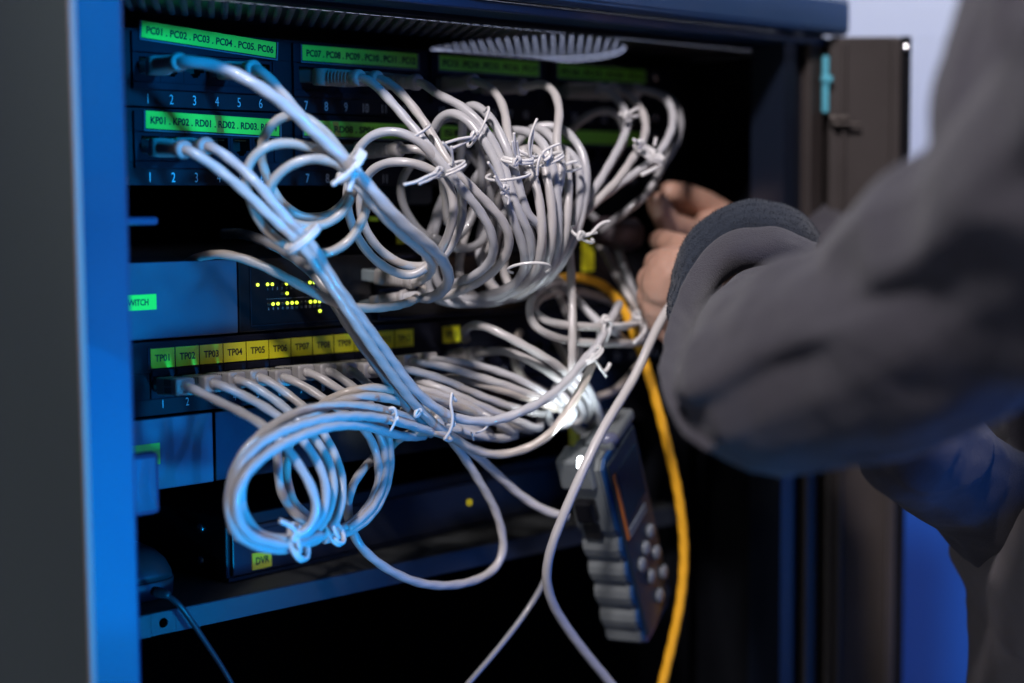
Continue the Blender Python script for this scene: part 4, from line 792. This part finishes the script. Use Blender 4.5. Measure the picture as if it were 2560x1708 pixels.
# body: neck, head, arms and hands in one skin
parts = [
    [(chest, 95), (neck, 55), (neck + V(6, 20, 50), 52)],
    [(head, (74, 92, 105))], [(head + V(0, 92, -8), 13)], [(head + V(-76, 6, -6), 14)], [(head + V(76, 6, -6), 14)],
    [(shd, 36), (elbow, 30), (P(1945, 920, 300), 28), (P(1930, 820, 225), 24), (P(1870, 725, 172), 21), (P(1790, 700, 140), 23)],
    # near hand: back of the hand, heel, curled fingers, thumb
    [(P(1790, 700, 140), 24), (P(1740, 690, 130), 22), (P(1690, 690, 122), 20.5), (P(1668, 712, 118), 18.5)],
    [(P(1740, 760, 128), 19), (P(1688, 768, 120), 15)],
    [(P(1688, 768, 120), 15), (P(1645, 765, 112), 11), (P(1655, 812, 108), 10), (P(1694, 845, 116), 9)],
    [(P(1672, 740, 114), 15), (P(1632, 742, 104), 11.5), (P(1640, 785, 94), 10.5), (P(1680, 800, 96), 9.5)],
    [(P(1672, 700, 112), 15), (P(1634, 702, 100), 12), (P(1650, 745, 86), 10.5), (P(1690, 760, 86), 9.5)],
    [(P(1680, 665, 108), 14), (P(1650, 662, 94), 11.5), (P(1668, 705, 78), 10), (P(1702, 720, 80), 9)],
    [(P(1745, 655, 120), 14), (P(1700, 622, 100), 10.5), (P(1672, 610, 84), 9.5), (P(1655, 604, 72), 8.5)],
    # far arm and hand
    [(sh2, 45), (el2, 38), (wr2 + V(40, -20, 0), 27), (wr2, 25)],
    [(wr2, 25), (P(1830, 585, 52), 22), (P(1770, 600, 48), 19)],
    [(P(1790, 590, 56), 15), (P(1730, 585, 60), 11), (P(1675, 565, 62), 10), (P(1650, 522, 62), 8.8), (P(1643, 505, 62), 7.5)],
    [(P(1830, 560, 44), 13), (P(1770, 516, 40), 10.5), (P(1715, 490, 38), 9.5), (P(1676, 482, 38), 8.5)],
    [(P(1820, 570, 36), 13), (P(1750, 540, 26), 10), (P(1690, 530, 22), 9.2), (P(1660, 545, 24), 8.4)],
    [(P(1810, 590, 34), 13), (P(1740, 590, 22), 9.8), (P(1680, 590, 20), 9), (P(1650, 602, 24), 8.2)],
    [(P(1800, 620, 36), 12), (P(1740, 635, 26), 8.8), (P(1700, 640, 24), 8), (P(1675, 645, 26), 7.4)],
]
blob(parts, 1.9, 'body', M['skin'], person, 2, .6, .012, lambda p: -1.8 * math.exp(-((p - P(1715, 815, 125)).length / 9) ** 2))
# jacket
DENTS = [(P(1905, 715, 262), P(1862, 800, 275), 7, 9), (P(2010, 690, 300), P(2230, 560, 385), 6, 14), (P(1800, 900, 300), P(1850, 1060, 330), 5, 12),
         (P(2060, 1010, 385), P(2330, 900, 440), 6, 16), (P(2300, 600, 430), P(2520, 470, 480), 7, 14), (P(2100, 830, 410), P(2330, 720, 450), -4, 18)]
CC = P(1858, 690, 172)
cax = (P(1690, 640, 120) - P(1960, 900, 300)).normalized()
def folds(p):
    h = 0
    a = (p - elbow); ax = (ua2 - elbow).normalized(); s = a.dot(ax)
    q = a - ax * s; th = math.atan2(q.z, q.y)
    if s < 260: h += 3.2 * math.sin(s * .050 + 2.1 * math.sin(th * 1.0) + noise.noise(p / 70) * 3) * (1 if s > -60 else .4)
    h += 5.0 * noise.noise(p / 60) + 2.0 * noise.noise(p / 26) + .5 * noise.noise(p / 9)
    for (A, B, dp, wd) in DENTS:
        ab = B - A; t = max(0, min(1, (p - A).dot(ab) / ab.length_squared)); dd = (p - A - ab * t).length
        h -= dp * math.exp(-(dd / wd) ** 2)
    return h
parts = [
    [(P(1850, 705, 160), 32), (P(1885, 735, 172), 33), (P(1950, 805, 192), 35), (P(1925, 850, 250), 41), (P(1945, 920, 300), 46), (elbow, 50), (ua1, 56), (ua2, 60), (shd, 78)],
    [(shd, 78), (chest, (150, 120, 130)), (waist + V(30, 0, 60), (118, 100, 90)), (waist + V(30, 0, -10), (118, 98, 40))],
    [(chest, (150, 120, 130)), (sh2, 80), (el2, 58), (wr2 + V(55, -35, 0), 42)],
    [(chest + V(10, -10, 120), (95, 85, 45))],
    [(ua2, 50), (P(2560, 335, 480), 38), (P(2655, -20, 480), 42), (P(2760, -300, 480), 60), (chest, (120, 100, 110))],
    [(P(2270, 1110, 320), 30), (P(2392, 1200, 300), 34), (P(2495, 1275, 300), 40), (P(2620, 1330, 310), 46), (P(2770, 1335, 320), (70, 60, 34)), (waist + V(0, 0, -10), 70)],
]
blob(parts, 2.6, 'jacket', M['jacket'], person, 5, 0, .02, folds)
blob([[(waist + V(-8, 5, -30), (112, 92, 60)), (hips + V(0, 0, 120), (125, 105, 90))], [(P(2738, 1450, 330), 82), (P(2742, 1640, 335), 82), (hips + V(-70, 30, -300), 62), (V(hips.x - 70, hips.y, FLOOR + 90), 48)], [(hips + V(80, 10, 60), 84), (hips + V(80, 30, -300), 62), (V(hips.x + 85, hips.y, FLOOR + 90), 48)]], 5, 'trousers', M['trouser'], person, 3, 0, .02, lambda p: 3 * noise.noise(p / 40))
for sx in (-70, 85): blob([[(V(hips.x + sx, hips.y - 10, FLOOR + 42), (44, 60, 40)), (V(hips.x + sx, hips.y + 110, FLOOR + 34), (44, 60, 32))]], 5, 'shoe', M['gloss'], person, 2)
blob([[(head + V(0, -14, 22), (82, 92, 96))]], 4, 'hair', M['hair'], person, 2, 3, .01)
# turned back cuff: two rolled rims of cloth round the wrist, fleece inside showing
cuff_ax = (fh - elbow).normalized()
def rim(name, C, ax, r1, r2, wr, ma, tilt=0., n=64, ovl=1.0, sides=18, rough=0., wide=2.6):
    e1 = ax.cross(up).normalized(); e2 = e1.cross(ax).normalized()
    bm = bmesh.new(); rings = []
    for k in range(n):
        a = 2 * math.pi * k / n
        c = C + e1 * (math.cos(a) * r1) + e2 * (math.sin(a) * r2) + ax * (tilt * math.cos(a))
        c += ax * (2.2 * noise.noise(V(math.cos(a) * 2, math.sin(a) * 2, r1)))
        rad = (e1 * (math.cos(a) * r1) + e2 * (math.sin(a) * r2)).normalized(); ring = []
        for j in range(sides):
            b = 2 * math.pi * j / sides; q = wr * (1 + .12 * noise.noise(V(math.cos(a) * 4, math.sin(a) * 4, math.sin(b) * 2)))
            ring.append(bm.verts.new((c + rad * (math.cos(b) * q * ovl) + ax * (math.sin(b) * q * wide)) * MM))
        rings.append(ring)
    for k in range(n):
        a, b = rings[k], rings[(k + 1) % n]
        for j in range(sides): bm.faces.new((a[j], b[j], b[(j + 1) % sides], a[(j + 1) % sides]))
    bmesh.ops.recalc_face_normals(bm, faces=bm.faces[:])
    return link(name, bm, ma, person, True), [(C, r1, r2, e1, e2)]
jk = [o for o in person.children if o.name.startswith('jacket')][0]
def ribbon(name, outer, inner, thick, ma, par, n=22, ex=2.6):
    O_ = spline([P(*q) for q in outer], 3); I_ = spline([P(*q) for q in inner], 3); N_ = 90
    at_ = lambda L, t: L[min(len(L) - 1, int(t))].lerp(L[min(len(L) - 1, int(t) + 1)], t - int(t))
    bm = bmesh.new(); rings = []
    for k in range(N_ + 1):
        u = k / N_; a = at_(O_, u * (len(O_) - 1)); b = at_(I_, u * (len(I_) - 1)); c = (a + b) / 2; ha = (a - b) / 2; nn = (CAM - c).normalized()
        nn = (nn - ha.normalized() * nn.dot(ha.normalized())).normalized(); end = math.sin(math.pi * min(.5, max(.04, min(u, 1 - u) * 5)))
        th = thick * (.45 + .55 * end) * (1 + .25 * noise.noise(c / 22))
        rings.append([bm.verts.new((c + ha * (math.copysign(abs(math.cos(t)) ** (2 / ex), math.cos(t))) * (.5 + .5 * end) + nn * (math.copysign(abs(math.sin(t)) ** (2 / ex), math.sin(t)) * th + 1.2 * noise.noise(c / 15 + ha * math.cos(t) / 8))) * MM) for t in [2 * math.pi * j / n for j in range(n)]])
    for a, b in zip(rings, rings[1:]):
        for j in range(n): bm.faces.new((a[j], b[j], b[(j + 1) % n], a[(j + 1) % n]))
    bm.faces.new(rings[0]); bm.faces.new(rings[-1][::-1]); bmesh.ops.recalc_face_normals(bm, faces=bm.faces[:])
    return link(name, bm, ma, par, True)
cuffo = ribbon('cuff', [(2050, 585, 190), (1995, 543, 182), (1930, 516, 175), (1870, 507, 168), (1808, 522, 160), (1748, 562, 154), (1705, 622, 150), (1688, 692, 152), (1681, 762, 164), (1679, 825, 184)],
    [(2040, 630, 204), (1978, 612, 197), (1922, 602, 190), (1868, 600, 183), (1822, 614, 176), (1784, 648, 172), (1755, 698, 174), (1728, 758, 184), (1710, 815, 200), (1700, 870, 216)], 9, M['fleece'], person)
ribbon('sleeve_hem', [(2045, 600, 208), (1980, 592, 202), (1920, 582, 196), (1862, 579, 190), (1812, 594, 184), (1768, 630, 181), (1733, 686, 186), (1700, 760, 200), (1677, 840, 226), (1667, 920, 256), (1677, 990, 286), (1710, 1065, 312), (1760, 1130, 335)],
    [(2030, 668, 222), (1962, 662, 216), (1910, 655, 210), (1862, 655, 204), (1822, 672, 200), (1790, 712, 200), (1768, 764, 208), (1746, 822, 224), (1728, 882, 248), (1722, 940, 274), (1730, 1000, 300), (1760, 1060, 325), (1805, 1110, 345)], 9.5, M['jacket'], person)
# fleece fibres on the cuff, as fine upright tufts
bm = bmesh.new(); me = cuffo.data
vs_ = [(v.co.copy(), v.normal.copy()) for v in me.vertices]
for _ in range(9000):
    f = me.polygons[random.randrange(len(me.polygons))]
    ws = [random.random() for _ in f.vertices]; sw_ = sum(ws); p = V(0, 0, 0)
    for wq, vi in zip(ws, f.vertices): p += me.vertices[vi].co * (wq / sw_)
    nrm = (f.normal + V(random.gauss(0, .5), random.gauss(0, .5), random.gauss(0, .5))).normalized()
    s = nrm.orthogonal().normalized() * (.00016); h = nrm * (random.uniform(.0006, .0018)); t2 = nrm.cross(s).normalized() * .00016
    v = [bm.verts.new(p + s), bm.verts.new(p - s * .5 + t2), bm.verts.new(p - s * .5 - t2), bm.verts.new(p + h + s * random.uniform(-3, 3))]
    bm.faces.new((v[0], v[1], v[3])); bm.faces.new((v[1], v[2], v[3])); bm.faces.new((v[2], v[0], v[3]))
link('fleece_pile', bm, M['fleece'], cuffo)
bm = bmesh.new(); q = P(1706, 927, 296); lathe(bm, q, (CAM - q).normalized(), [(-4, 3), (0, 3.2), (1.2, 2.8), (1.6, 1.6)], 18); link('snap_button', bm, mat('snap_metal', (.34, .31, .31), .45), jk, True)
# black plug held by the far hand
hd = thing('black_connector', 'black plug held between the fingers of the far hand', 'connector')
bm = bmesh.new(); ssweep(bm, P(1500, 575, 50), P(1640, 600, 50) - P(1500, 575, 50), [(0, 8, 7, 4), (6, 12, 10, 4), (26, 13, 12, 4), (34, 10, 9, 3)], n=32); link('plug_shell', bm, mat('plug_black', (.02, .012, .016), .5), hd, True)
